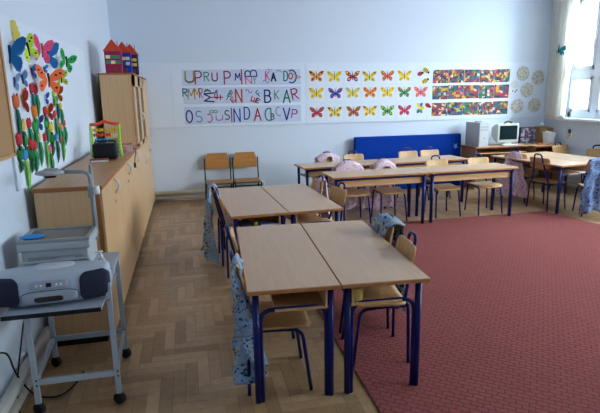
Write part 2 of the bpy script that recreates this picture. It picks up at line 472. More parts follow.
chair('k3', 6.00, 7.00, 188, 'bare school chair at the window group, its back against the corner computer desk')
chair('k4', 6.10, 6.42, 158, 'bare school chair between the window group and the window wall')
chair('k5', 5.17, 5.52, -25, 'school chair at the window group wearing a long blue smock')

def old_chair(x, label):
    t = thing('dark_framed_chair', label, 'chair', (x, 7.84, 0), R(181), 'old chairs against the wall')
    for s in (-1, 1):
        MB().tube([(s*.205, .19, .003), (s*.2, .17, .30), (s*.2, -.12, .30)], .011, 8, fillet=.03).build('leg', M_black, t)
        MB().tube([(s*.205, -.17, .003), (s*.2, -.13, .30), (s*.198, -.165, .66)], .011, 8, fillet=.04).build('leg', M_black, t)
    for yy in (.16, -.13): MB().tube([(-.2, yy, .255), (.2, yy, .255)], .010, 8).build('stretcher', M_black, t)
    MB().box((0, .03, .318), (.40, .36, .014), bevel=.006, seg=2).build('seat', M_plyo, t)
    mb = MB(); M = Matrix.Translation((0, -.148, .50)) @ Matrix.Rotation(R(95), 4, 'X')
    mb.prism([(-.182, 0), (.182, 0), (.186, .12), (.15, .24), (-.15, .24), (-.186, .12)], .014, M)
    mb.build('backrest', M_plyo, t)
    return t
old_chair(.435, 'old dark-framed wooden chair against the far wall, beside the cupboard')
old_chair(.875, 'old dark-framed wooden chair against the far wall, beside the pipe valve box')

# ------------------------------------------------------------------ smocks
M_sm_blue = patterned('blue_printed_cotton', '#86a6c8', ['#d9b43a', '#2c4470', '#b9763a', '#6c84ac', '#32465c', '#d0c27a'], 12, .40, second=(21, .30, ['#24406e', '#b7cfe4', '#6d8a4a', '#c9a248']))
M_sm_blue2 = patterned('blue_grey_printed_cotton', '#6c8cb6', ['#86745e', '#2c4470', '#a06a5a', '#8ea3c2', '#4a5a72', '#6d7f9c'], 11, .42, second=(19, .32, ['#3a4f7e', '#a87f66', '#8fb0d4', '#51678a']))
M_sm_pink = patterned('pink_printed_cotton', '#ddc4cf', ['#a8587c', '#e8dbe2', '#8f7ba6', '#b98a9f'], 11, .30, second=(20, .22, ['#7c4f77', '#d9a7b4', '#f0e4ea', '#a3708a']))
def smock(label, ch, m, wt, wb, zback, zfront, top=.752, out=.035, seed=0, shift=0, fold=.014, flare=0, wf=None, notch=0, ybot=-.03, yf=-.150, us=1, droop=.028, vs=1):
    """cloth hung over the backrest of chair ch; local +y is the chair's front"""
    c = CH[ch]
    rd = random.Random(seed); ph = [rd.uniform(0, 6.28) for _ in range(6)]
    wf = wf or wb*.8
    ybk = -.245-out; yfr = yf
    Lb = top-zback; Lf = max(top-zfront, .001); tot = Lb+.09+Lf
    def fn(u, v):
        s = v*tot; a = (u-.5)*2
        if s < Lb:
            z = zback+s; k = 1-s/Lb; y = ybk+ybot*k; wd = wt+(wb-wt)*min(1, (k*1.25))**.7
        elif s < Lb+.09:
            q = (s-Lb)/.09; y = ybk+(yfr-ybk)*q; z = top+.028*math.sin(PI*q); k = 0; wd = wt
        else:
            q = (s-Lb-.09); z = top-q*(1-notch*math.exp(-(a/.42)**4)); k = q/max(Lf, .01); y = yfr+.012*k; wd = wt+(wf-wt)*min(1, k)
            k *= .6
        amp = fold*(.12+1.45*k)*(.2 if s > Lb-.03 else 1)
        y += amp*(math.sin(a*8+ph[0]+z*3)+.55*math.sin(a*15+ph[1]-z*5)) + .006*math.sin(z*31+ph[2]+a*3)
        x = a*wd/2 + .010*math.sin(z*14+ph[3]) + .008*math.sin(z*37+ph[4]+a*2) + shift + flare*k
        if s < Lb: z += .022*math.sin(a*5+ph[5])*k*1.2 - (.02*k+(droop-.028)*(1-k))*abs(a)**2.5
        else: z -= droop*a*a
        return Vector((x, y, z))
    mb = MB().use(m); mb.grid(fn, 34, 44, uvs=(us*max(wb, .34)/.35, vs*tot/.35))
    o = mb.build('smock', None, None, c.location, c.rotation_euler)
    solid(o, .004); tag(o, label, 'smock', 'smocks hung on chair backs')
    return o
smock('long blue printed smock hanging on the aisle chair of the front pair', 'c1', M_sm_blue, .12, .26, .10, .745, top=.765, seed=1, shift=.10, fold=.046, ybot=.085, out=-.02, yf=-.19, us=3.4, vs=1.5)
smock('long blue printed smock hanging on the aisle chair farthest along, past the book desk', 'c4', M_sm_blue, .16, .50, .07, .70, top=.77, seed=2, fold=.03, shift=.06, ybot=-.03, out=.02, yf=-.19)
smock('blue printed smock slung over the carpet-side chair, wood of the backrest showing through', 'c6', M_sm_blue, .30, .34, .12, .50, top=.755, seed=3, notch=.85)
smock('thin pale pink smock hanging beside the middle desks', 'c8', M_sm_pink, .07, .32, .14, .58, top=.74, seed=4, shift=-.03, out=.01, yf=-.185)
smock('wide pale pink smock spread over a chair back above the sideways desk', 'r1', M_sm_pink, .37, .50, .12, .58, top=.745, seed=5, droop=.085)
smock('pale pink smock with a blue chair loop sticking out of its top', 'r2', M_sm_pink, .30, .52, .08, .58, top=.745, seed=6, notch=.6, droop=.07)
smock('pale pink smock over the rear row chair that shows its wooden backrest', 's1', M_sm_pink, .33, .42, .20, .60, top=.74, seed=7, notch=.85, droop=.06)
smock('lilac pink smock hanging down the chair before the monitor', 'k2', M_sm_pink, .15, .46, .12, .68, top=.75, seed=8, out=.0, yf=-.19)
smock('long blue-grey printed smock on the chair at the edge of the window group', 'k5', M_sm_blue2, .30, .50, .10, .56, top=.76, seed=9, fold=.02)

# ------------------------------------------------------------------ cabinets
M_handle = mat('pale_handle', '#d5dade', .35)
def handle(parent, y, z):
    mb = MB(); x = XF
    mb.tube([(x+.002, y-.02, z+.055), (x+.03, y-.012, z+.03), (x+.034, y+.004, z-.01), (x+.002, y+.016, z-.055)], 0.0095, 8, fillet=.03)
    mb.build('handle', M_handle, parent)
def low_cabinet(y0, y1, label):
    t = thing('low_cabinet', label, 'cabinet', (0, 0, 0), 0, 'low beech cabinets along the wall')
    mb = MB(); x0 = -.955
    mb.use(M_cab).b2(x0, XF-.020, y0, y1, .07, 1.047)
    mb.use(M_band).b2(XF-.0235, XF-.019, y0-.0015, y0+.0015, .07, 1.047)
    if y0 < 3.5: mb.b2(XF-.042, XF-.0195, y0-.002, y0+.01, .07, 1.047)
    mb.build('body', None, t)
    MB().b2(x0+.02, XF-.06, y0+.01, y1-.01, 0, .07).build('plinth', M_dark, t)
    ym = (y0+y1)/2
    for k, (a, b) in enumerate(((y0, ym), (ym, y1))):
        d = MB().b2(XF-.018, XF, a+.002, b-.002, .072, 1.042, .0015).build('door', M_cab, t)
        if k:
            handle(d, a+.12, .975)
            MB().cyl((XF, a+.07, .868), (XF+.012, a+.07, .868), .009, 10).build('lock', M_chrome, d)
    for yy in (y0+.05, y1-.05):
        MB().cyl((XF-.03, yy, 0), (XF-.03, yy, .07), .016, 10).build('foot', M_chrome, t)
    return t
low_cabinet(3.357, 4.27, 'low beech cabinet behind the trolley, end of the row')
low_cabinet(4.272, 5.18, 'low beech cabinet in the middle of the row, under the abacus')
low_cabinet(5.182, 6.095, 'low beech cabinet next to the tall glass-doored cupboard')
mb = MB(); mb.use(M_band).b2(-.962, XF+.004, 3.35, 6.095, 1.047, 1.0735, .002)
mb.use(M_cabtop).b2(-.960, XF+.001, 3.353, 6.093, 1.0725, 1.075)
tag(mb.build('cabinet_worktop', None), 'long beech worktop lying over the row of low cabinets', 'worktop')
# near end: vertical edge band (corner post)
M_tint = mat('bookcase_glass', '#5a3d26', .08, .6, alpha=.45)
def tall(y0, y1, label, glass, ztop=1.885):
    t = thing('tall_cupboard', label, 'cupboard', (0, 0, 0), 0, 'tall cupboards in the corner')
    x0 = -.925
    mb = MB().use(M_cab)
    if glass:   # open carcass behind glazed doors
        mb.b2(x0, XF-.02, y0, y0+.018, .07, ztop-.02).b2(x0, XF-.02, y1-.018, y1, .07, ztop-.02).b2(x0, x0+.012, y0, y1, .07, ztop-.02)
        for z in (.07, 1.03, 1.3, 1.57): mb.b2(x0, XF-.025, y0+.018, y1-.018, z, z+.018)
    else: mb.b2(x0, XF-.02, y0, y1, .07, ztop-.02)
    mb.use(M_band).b2(XF-.0235, XF-.019, y0-.0015, y0+.0015, .07, ztop-.02)
    mb.build('body', None, t)
    MB().b2(x0+.02, XF-.06, y0+.01, y1-.01, 0, .07).build('plinth', M_dark, t)
    mb = MB(); mb.use(M_band).b2(x0-.004, XF+.004, y0-.004, y1, ztop-.02, ztop, .002); mb.build('top_board', None, t)
    ym = (y0+y1)/2
    if glass:
        for k, (a, b) in enumerate(((y0, ym), (ym, y1))):
            s = MB(); za, zb = 1.04, ztop-.024; st = .11
            s.b2(XF-.018, XF, a+.002, b-.002, za, za+.05).b2(XF-.018, XF, a+.002, b-.002, zb-.12, zb).b2(XF-.018, XF, a+.002, a+st+.06, za, zb).b2(XF-.018, XF, b-st, b-.002, za, zb)
            d = s.build('glazed_door', M_cab, t)
            MB().b2(XF-.012, XF-.008, a+st, b-st, za+.04, zb-.11).build('pane', M_tint, d, label='brown tinted glass strip')
            if k: handle(d, a+.05, 1.38)
            d = MB().b2(XF-.018, XF, a+.002, b-.002, .072, 1.036, .0015).build('door', M_cab, t)
            if k: handle(d, a+.07, .83)
    else:
        d = MB().b2(XF-.018, XF, y0+.002, y1-.002, .072, ztop-.024, .0015).build('door', M_cab, t); handle(d, y0+.2, .90)
    return t
tall(6.10, 7.42, 'tall beech cupboard with brown glass strips, toy houses on top', True)
tall(7.425, 8.07, 'tall plain beech cupboard filling the room corner', False)

# toy houses
def house(p, wd, wall, roofc, wc, dc, label, hh=.235):
    t = thing('toy_house', label, 'toy house', p, 0, 'painted cardboard toy houses')
    d = .12
    MB().b2(-wd/2, wd/2, 0, d, 0, hh, .002).build('house_body', flat(wall), t)
    mb = MB(); M = Matrix.Rotation(R(90), 4, 'X')
    mb.prism([(-wd/2-.012, 0), (wd/2+.012, 0), (0, .125)], d+.012, Matrix.Translation((0, d+.006, hh)) @ M)
    mb.build('roof', flat(roofc), t)
    for r_ in range(2):
        for c_ in range(3):
            x = (-.5+(c_+.5)/3)*wd*.88
            MB().b2(x-wd*.13, x+wd*.13, -.003, .002, hh*(.42+.24*r_), hh*(.42+.24*r_)+.035).build('window', flat(wc[(c_+r_) % len(wc)]), t)
    MB().b2(wd*.05, wd*.05+.035, -.003, .002, .0, .062).build('door', flat(dc), t)
    MB().cyl((wd*.3, d*.5, hh+.04), (wd*.3, d*.5, hh+.115), .004, 6).build('chimney', flat('#6a5a4a'), t)
for (a, b), wd, wall, wc, lab in (((111, 39), .175, '#98234a', ['#2c8c6a', '#e8dcae', '#2c8c6a'], 'crimson cardboard toy house with green windows on the cupboard'),
                               ((121.5, 42), .17, '#1d3aa8', ['#e9e1b0', '#2d6a4a', '#d8d8c0'], 'blue cardboard toy house standing between two others'),
                               ((129.5, 44), .155, '#3c2350', ['#e9d04a', '#e9d04a'], 'dark purple cardboard toy house with yellow windows')):
    y = 6.115 if a < 115 else 6.36 if a < 125 else 6.60
    p = at_y(a, b, y); house((p.x, y, 1.885), wd, wall, '#c6452c', wc, '#7a4a2a', lab)
t = thing('toy_tower', 'small white and pink toy standing beyond the toy houses', 'toy', (-.62, 7.28, 1.885))
MB().lathe([(.05, 0), (.055, .03), (.045, .08), (.03, .085)], n=14).build('base', flat('#e6dfe8'), t)
MB().lathe([(.001, .085), (.035, .09), (.04, .11), (.001, .15)], n=14).build('top', flat('#d86a9c'), t)

# things on the worktop
t = thing('abacus', 'toy abacus with green ends and rows of coloured beads', 'abacus', (-.745, 5.02, 1.075), R(4))
for s in (-1, 1):
    MB().tube([(s*.125, -.05, .005), (s*.118, -.01, .16), (s*.125, 0, .30)], .012, 8, fillet=.08).tube([(s*.125, .06, .005), (s*.118, .01, .16), (s*.125, 0, .30)], .010, 8, fillet=.08).build('side', flat('#9fd63a'), t)
mb = MB(); mb.tube([(-.13, 0, .30), (-.05, 0, .305), (0, 0, .335), (.05, 0, .31), (.13, 0, .305)], .014, 8, fillet=.04); mb.build('top_bar', flat('#e8503a'), t)
for z, segs in ((.25, ((-.105, -.015, '#e6b92e'), (.01, .10, '#e6b92e'))), (.205, ((-.11, .04, '#e2542f'),)), (.155, ((-.10, .03, '#3c93d0'), (.03, .1, '#3aa36a'))), (.06, ((-.09, .05, '#7a4fa0'),))):
    r_ = MB().cyl((-.12, 0, z), (.12, 0, z), .003, 6).build('rod', M_chrome, t)
    for a, b_, c_ in segs:
        x = a+.012
        while x < b_:
            MB().lathe([(.004, -.011), (.017, -.007), (.019, 0), (.017, .007), (.004, .011)], n=10, M=Matrix.Translation((x, 0, z)) @ Matrix.Rotation(R(90), 4, 'Y')).build('bead', flat(c_), r_); x += .0225
t = thing('small_radio', 'small black radio in front of the abacus', 'radio', (-.725, 4.80, 1.075), R(-4))
MB().box((0, 0, .078), (.205, .12, .14), bevel=.02, seg=3).build('body', M_dark, t)
MB().box((0, -.062, .085), (.17, .006, .09), bevel=.002).build('speaker_grille', mat('grille', '#171b24', .8), t)
MB().tube([(-.09, 0, .13), (-.085, 0, .165), (.085, 0, .165), (.09, 0, .13)], .007, 8, fillet=.02).build('handle', M_dark, t)
for s in (-1, 1): MB().cyl((s*.07, 0, 0), (s*.07, 0, .012), .012, 8).build('foot', M_dark, t)
t = thing('closed_book', 'thin red and grey book in front of the black radio', 'book', (-.755, 4.60, 1.075), R(8))
MB().box((0, 0, .003), (.15, .11, .004)).box((0, 0, .026), (.15, .11, .004)).box((-.074, 0, .0145), (.003, .11, .027)).build('cover', flat('#8e4a44'), t)
MB().box((.002, 0, .0145), (.142, .104, .018)).build('pages', flat('#d8d6d0'), t)
t = thing('storage_tray', 'clear plastic tray with a pink rim full of small toys', 'tray', (-.665, 5.42, 1.075), R(3))
M_clear = mat('clear_plastic', '#e0d4d8', .2, .5, alpha=.22)
MB().b2(-.1, .1, -.2, .2, .002, .006).b2(-.1, -.096, -.2, .2, .002, .062).b2(.096, .1, -.2, .2, .002, .062).b2(-.1, .1, -.2, -.196, .002, .062).b2(-.1, .1, .196, .2, .002, .062).build('tray_body', M_clear, t)
MB().tube([(-.1, -.2, .064), (.1, -.2, .064), (.1, .2, .064), (-.1, .2, .064)], .006, 6, closed=True).build('rim', flat('#c85a78'), t)
for k, (x, y, c_, s_) in enumerate(((-.06, -.14, '#d9c23a', .026), (-.01, -.15, '#6a9a3a', .022), (.05, -.13, '#c24a5a', .025), (.0, -.08, '#b9c0c8', .028), (-.06, .02, '#4a6aa8', .026), (.05, .05, '#d9c23a', .024))):
    o = MB().lathe([(s_*.3, -s_), (s_*.85, -s_*.55), (s_, 0), (s_*.8, s_*.6), (s_*.25, s_)], n=9).build('toy_ball', flat(c_), None, (-.665+x, 5.42+y, 1.075+.006+s_))
    names = ['yellow toy lump at the near corner of the clear tray', 'green toy lump in the clear tray', 'red toy lump in the clear tray', 'grey toy lump in the clear tray', 'blue toy lump in the clear tray', 'yellow toy lump at the rear of the clear tray']
    tag(o, names[k], 'toy', 'small toys in the clear tray')
o = MB().tube([(-.60, 5.75, 1.078), (-.552, 5.62, 1.079), (-.540, 5.52, 1.04), (-.545, 5.42, 1.0), (-.542, 5.37, .955)], .004, 6, fillet=.04).tube([(-.542, 5.372, .965), (-.542, 5.365, .915)], .010, 8).build('charger_cable', M_rubber)
tag(o, 'thin black cord with plug hanging over the cabinet edge', 'cord')
o = MB().box((-.985, 5.6, 1.075+.13), (.006, .045, .26), rot=(0, R(3), 0)).build('ruler', mat('clear_ruler', '#c8d4e4', .3, alpha=.35))
tag(o, 'clear plastic ruler leaning against the wall behind the abacus', 'ruler')

# ------------------------------------------------------------------ trolley (cart), projector, boombox
t = thing('projector_trolley', 'grey metal trolley on black castors in front of the cabinets', 'trolley', (0, 0, 0))
P = {'fl': (-.848, 2.60), 'fr': (-.447, 2.60), 'bl': (-.878, 3.10), 'br': (-.468, 3.105)}
for k, (x, y) in P.items():
    leg = MB().box((x, y, .372), (.028, .020, .636), bevel=.002).build('post', M_grey, t)
    cs = MB(); cs.cyl((x-.009, y-.012, .031), (x+.009, y+.012, .031), .031, 18).build('castor_wheel', M_rubber, leg)
    MB().box((x, y, .055), (.032, .022, .014)).build('castor_fork', M_dark, leg)
    for zz in (.168, .196):
        MB().cyl((x+.006, y-.013, zz), (x+.006, y-.009, zz), .005, 8).build('bolt', M_dark, leg)
def bar(a, b, z, h=.03, w_=.016):
    A, B = Vector((*P[a], z)), Vector((*P[b], z)); d = B-A
    m_ = MB().box((0, 0, 0), (d.length-.02, w_, h), M=Matrix.Translation((A+B)/2) @ Matrix.Rotation(math.atan2(d.y, d.x), 4, 'Z'))
    m_.build('rail', M_grey, t)
for a, b in (('fl', 'fr'), ('bl', 'br'), ('fl', 'bl'), ('fr', 'br')): bar(a, b, .182)
for a, b in (('bl', 'br'), ('fl', 'bl'), ('fr', 'br')): bar(a, b, .672, .022)
mb = MB(); mb.use(mat('tray_laminate', '#a4b0bd', .35)).prism([(-.922, 2.485), (-.470, 2.485), (-.462, 2.99), (-.905, 2.99)], .012, z0=.594)
mb.use(M_dark).b2(-.922, -.470, 2.479, 2.4865, .588, .6085)
mb.build('lower_shelf', None, t)
MB().b2(-.90, -.452, 2.83, 3.14, .684, .694).build('upper_shelf', M_grey, t)
o = MB().tube([(-.446, 2.63, .665), (-.436, 2.62, .64), (-.437, 2.615, .61), (-.45, 2.585, .60)], .005, 6, fillet=.02).build('orange_string', flat('#d87a32'))
tag(o, 'orange string tied round the trolley post', 'string')

t = thing('overhead_projector', 'grey overhead projector with a folded arm, standing on the trolley', 'projector', (-.745, 2.99, .694))
MB().box((0, .005, .060), (.34, .27, .12), bevel=.008, seg=2).box((0, 0, .143), (.37, .29, .046), bevel=.008, seg=2).build('housing', M_lgrey, t)
MB().box((0, -.1310, .06), (.28, .004, .05), bevel=.001).build('front_panel', M_mgrey, t)
MB().box((.05, -.1335, .065), (.09, .002, .022)).build('name_plate', M_lgrey, t)
mb = MB(); mb.b2(-.185, .185, -.145, -.12, .166, .182, .003).b2(-.185, .185, .12, .145, .166, .182, .003).b2(-.185, -.16, -.12, .12, .166, .182, .003).b2(.16, .185, -.12, .12, .166, .182, .003).build('stage_frame', M_mgrey, t)
MB().b2(-.16, .16, -.12, .12, .166, .174).build('stage_glass', mat('stage_glass', '#747c80', .12, .6), t)
arm = MB(); arm.tube([(.175, .11, .10), (.178, .11, .42), (.172, .11, .508), (.015, .11, .512)], .011, 10, fillet=.07).build('arm', M_mgrey, t)
MB().tube([(.181, .12, .18), (.181, .12, .545)], .009, 8).build('post', M_mgrey, t)
k_ = MB(); k_.box((.178, .09, .395), (.035, .04, .075), bevel=.006).build('focus_carriage', M_mgrey, t)
MB().cyl((.196, .09, .40), (.222, .09, .40), .026, 16).build('focus_knob', M_white, t)
hd = MB(); hd.lathe([(.05, -.014), (.068, -.008), (.07, .004), (.05, .012)], n=20, M=Matrix.Translation((-.035, .105, .512)) @ Matrix.Diagonal((1.15, .9, 1, 1))); hd = hd.build('projection_head', M_lgrey, t)
MB().lathe([(.03, -.028), (.038, -.014)], n=16, M=Matrix.Translation((-.035, .105, .512))).build('lens', M_dark, hd)
MB().box((-.035, .115, .526), (.075, .07, .005), rot=(R(6), 0, 0), bevel=.002).build('mirror_flap', M_mgrey, hd)
pts = [(.06*math.cos(a)*(1+.1*math.sin(2*a)), .05*math.sin(a)) for a in [2*PI*k/18 for k in range(18)]]
o = MB().prism(pts, .003, z0=0).build('blue_paper_oval', flat('#2f8fd8'), None, (-.872, 2.94, .8765)); tag(o, 'bright blue paper oval lying on the projector glass', 'paper')
t = thing('soap_bottle', 'small clear pump bottle standing on the trolley beside the projector', 'bottle', (-.512, 2.865, .694))
MB().lathe([(.018, 0), (.020, .004), (.020, .045), (.010, .055)], n=14).build('bottle_body', mat('clear_bottle', '#c8c8b0', .15, .5, alpha=.6), t)
MB().lathe([(.010, .055), (.011, .066), (.004, .067), (.004, .085), (.012, .086), (.012, .092)], n=12).tube([(0, 0, .088), (-.03, 0, .086)], .004, 6).build('pump', M_white, t)

# boombox
t = thing('boombox', 'silver portable stereo with two dark speakers on the trolley', 'stereo', (-.715, 2.665, .608), R(3)); t.scale = (1, 1, 1.06)
def sect(u):   # u -1..1 along width -> depth & height scale
    k = 1-abs(u)**3.2*.30
    return k
def body(u, v):
    a = (u-.5)*2; x = a*.275
    k = sect(a); edge = max(0, abs(a)-.93)/.07
    k *= (1-.55*edge**2)
    th = v*2*PI
    # rounded box section, front (y<0) bulges and leans back
    cx, sx = math.cos(th), math.sin(th)
    y = .118*math.copysign(abs(cx)**.45, cx)*k - .012*(1-a*a)*(1 if cx < 0 else 0)
    z = .078*math.copysign(abs(sx)**.5, sx)*(k*.5+.5)*(1-.4*edge**2)
    y += .16*max(0, z)*(1 if cx < 0 else -.0)*1.0
    return Vector((x, y, z+.084))
mb = MB().use(mat('boombox_silver', '#a6b2c0', .38, .5)); mb.grid(body, 44, 40)
for a in (0, 1):   # caps
    ring = [mb.bm.verts.new(body(a, j/40)) for j in range(40)]; f = mb.bm.faces.new(ring); f.material_index = 0
mb.build('housing', None, t)
M_navy = mat('speaker_cloth', '#161c35', .8, bump=.4, bscale=500)
def fpatch(x0, x1, z0, z1, off, m, name, r=.25, parent=None, label=None):
    nx = 14
    def fn(u, v):
        X, Z = (u-.5)*2, (v-.5)*2
        ax, az = abs(X), abs(Z)
        if ax > 1-r and az > 1-r:
            dx, dz = (ax-1+r)/r, (az-1+r)/r; ml = max(dx, dz); l = math.hypot(dx, dz); X = math.copysign(1-r+dx/l*ml*r, X); Z = math.copysign(1-r+dz/l*ml*r, Z)
        x = (x0+x1)/2+X*(x1-x0)/2; z = (z0+z1)/2+Z*(z1-z0)/2
        a = x/.275; k = sect(a)*(1-.55*(max(0, abs(a)-.93)/.07)**2)
        zz = (z-.084)/(.078*(k*.5+.5)); zz = max(-.97, min(.97, zz))
        th = math.asin(min(1, zz**2))
        y = -.118*abs(math.cos(math.asin(math.copysign(min(1, abs(zz)**2), zz))))**.45*k - .012*(1-a*a) + .16*max(0, z-.084)
        return Vector((x, y-off, z))
    o = MB().use(m).grid(fn, nx, 8).build(name, None, parent or t)
    solid(o, .006)
    if label: o['label'] = label
    return o
fpatch(-.272, -.138, .018, .150, .004, M_navy, 'speaker_grille', .5)
fpatch(.138, .272, .018, .150, .004, M_navy, 'speaker_grille', .5)
M_sil2 = mat('boombox_panel', '#939fac', .35)
fpatch(-.130, .130, .022, .089, .003, M_dark, 'cassette_door_seam', .6)
fpatch(-.127, .127, .024, .087, .005, M_sil2, 'cassette_door', .6)
fpatch(-.070, .060, .036, .062, .0085, mat('dark_window', '#2b2622', .2), 'cassette_window', .5)
fpatch(-.085, .085, .096, .134, .003, M_sil2, 'control_panel', .4)
fpatch(-.012, .012, .106, .124, .006, M_dark, 'display', .2)
for s in (-1, 1):
    for q in (.035, .055): fpatch(s*q-.004, s*q+.004, .110, .118, .006, M_white, 'button', .9)
mb = MB(); mb.lathe([(.001, .007), (.075, .006), (.088, .003), (.09, -.004)], n=32, M=Matrix.Translation((0, .028, .160)) @ Matrix.Diagonal((1.15, .85, 1, 1)), cap=False); mb.build('disc_lid', mat('lid_silver', '#bac4cf', .3), t)
for k in range(6): MB().box((-.10+k*.04, -.073, .157), (.032, .016, .008), rot=(R(20), 0, 0), bevel=.002).build('top_button', M_lgrey, t)
MB().tube([(-.17, .06, .14), (-.165, .075, .168), (.165, .075, .168), (.17, .06, .14)], .008, 8, fillet=.02).build('handle', M_mgrey, t)
for s in (-1, 1): MB().box((s*.14, 0, .004), (.05, .12, .009)).build('foot', M_rubber, t)

o = MB().tube([(XL+.008, 2.46, .43), (XL+.06, 2.5, .42), (-.955, 2.60, .36), (-.96, 2.66, .22), (-.93, 2.72, .08), (-.90, 2.75, .012), (-.78, 2.72, .008), (-.72, 2.83, .008), (-.70, 2.98, .008)], .005, 6, fillet=.06).build('power_cable', M_rubber)
tag(o, 'black mains cable curling from the wall down to the floor behind the trolley', 'cable')
o = MB().tube([(-.90, 2.80, .57), (-.93, 2.76, .40), (-.955, 2.70, .22), (-.965, 2.66, .12), (-.94, 2.58, .012), (-.86, 2.52, .008)], .0045, 6, fillet=.06).build('power_cable', M_rubber)
tag(o, 'black cable dropping straight down from the trolley shelf to the floor', 'cable')
t = thing('wall_socket', 'wall socket with a black plug low on the wall by the trolley', 'socket', (XL, 2.46, .43))
MB().b2(.0005, .012, -.04, .04, -.04, .04, .004).build('cover_plate', M_white, t)
MB().cyl((.012, 0, 0), (.045, 0, 0), .018, 12).build('plug', M_rubber, t)

# ------------------------------------------------------------------ display panels
def panel(x0, x1, label):
    o = MB().b2(x0+.001, x1-.001, YB-.016, YB-.0005, 1.150, 2.105, .002).build('display_panel', M_panel); tag(o, label, 'panel', 'white display panels on the far wall')
panel(XF+.05-.45, -.19, 'empty white display panel in the corner behind the cupboard')
panel(-.19, 1.90, 'white display panel holding the three strips of painted letters')
panel(1.90, 4.04, 'white display panel holding the rows of butterfly pictures')
panel(4.04, 6.31, 'white display panel holding the mosaics and round collages')
o = MB().b2(XL+.0005, XL+.016, 3.225, 5.77, 1.085, 2.098, .002).build('display_panel', M_panel)
tag(o, 'white display panel on the side wall covered with paper butterflies and tulips', 'panel')
t = thing('cork_board', 'brown cork board on the side wall, beside the paper tulips', 'board', (0, 0, 0))
MB().b2(XL, XL+.022, 1.9, 3.21, 1.315, 2.22).build('cork', mat('cork', '#a98763', .9, .1, bump=.4, bscale=150), t)
MB().b2(XL+.003, XL+.03, 3.21, 3.235, 1.30, 2.24).b2(XL+.003, XL+.03, 1.88, 3.235, 1.295, 1.315).b2(XL+.003, XL+.03, 1.88, 3.235, 2.22, 2.24).build('frame', wood('board_frame', '#c19a6c', '#b08858', (4, 4, 4)), t)

YP = YB-.0158      # face of the panels
MW = Matrix(((1, 0, 0, 0), (0, 0, -1, 0), (0, 1, 0, 0), (0, 0, 0, 1)))   # xy drawing plane -> wall, +z out towards the room
def wallM(x, z, off=0, rot=0, s=1): return Matrix.Translation((x, YP-off, z)) @ MW @ Matrix.Rotation(rot, 4, 'Z') @ Matrix.Diagonal((s, s, 1, 1))

# glyph strokes in a 0..1 box
def arc(cx, cy, rx, ry, a0, a1, n=8): return [(cx+rx*math.cos(R(a0+(a1-a0)*k/n)), cy+ry*math.sin(R(a0+(a1-a0)*k/n))) for k in range(n+1)]
G = {
 'U': [[(0, 1), (0, .3)]+arc(.5, .3, .5, .3, 180, 360)+[(1, 1)]],
 'P': [[(0, 0), (0, 1)], [(0, 1), (.5, 1)]+arc(.5, .74, .5, .26, 90, -90)+[(0, .48)]],
 'R': [[(0, 0), (0, 1)], [(0, 1), (.5, 1)]+arc(.5, .76, .5, .24, 90, -90)+[(0, .52)], [(.35, .5), (1, 0)]],
 'M': [[(0, 0), (.1, 1), (.5, .35), (.9, 1), (1, 0)]],
 'I': [[(.5, 0), (.5, 1)]],
 'B': [[(0, 0), (0, 1)], [(0, 1), (.5, 1)]+arc(.5, .77, .4, .23, 90, -90)+[(0, .54)], [(0, .54), (.5, .54)]+arc(.5, .27, .5, .27, 90, -90)+[(0, 0)]],
 'N': [[(0, 0), (0, 1), (1, 0), (1, 1)]],
 'Y': [[(0, 1), (.5, .5), (1, 1)], [(.5, .5), (.5, 0)]],
 'K': [[(0, 0), (0, 1)], [(1, 1), (0, .45)], [(.25, .55), (1, 0)]],
 'A': [[(0, 0), (.5, 1), (1, 0)], [(.2, .38), (.8, .38)]],
 'D': [[(0, 0), (0, 1), (.4, 1)]+arc(.4, .5, .6, .5, 90, -90)+[(0, 0)]],
 'O': [arc(.5, .5, .5, .5, 0, 360, 14)],
 'C': [arc(.55, .5, .55, .5, 60, 300, 10)],
 'S': [arc(.5, .75, .45, .25, 40, 270, 7)+arc(.5, .25, .45, .25, 90, -140, 7)],
 'E': [[(1, 1), (0, 1), (0, 0), (1, 0)], [(0, .5), (.8, .5)]],
 'F': [[(1, 1), (0, 1), (0, 0)], [(0, .5), (.8, .5)]],
 'V': [[(0, 1), (.5, 0), (1, 1)]],
 '~': [arc(.25, .5, .25, .45, 180, 0, 6)+arc(.75, .5, .25, .45, 180, 360, 6)],
 '8': [arc(.25, .5, .25, .45, 0, 360, 8), arc(.75, .5, .25, .45, 0, 360, 8)],
 '-': [[(0, .5), (1, .5)]],
 '>': [[(0, .5), (1, .5)], [(.8, .9), (.8, .1)], [(.55, .8), (.55, .2)]],
 '*': [[(0, .2), (.5, .9), (1, .3)], [(.2, .8), (.9, .6)]],
}
red, navy, blu, tea, grn, gold, pnk, gry, org, lbl = '#b03352', '#2c4490', '#2f67ae', '#2a7a8c', '#3f9a72', '#b7a24a', '#df6f9a', '#8e94a8', '#c8663e', '#6aa0c8'
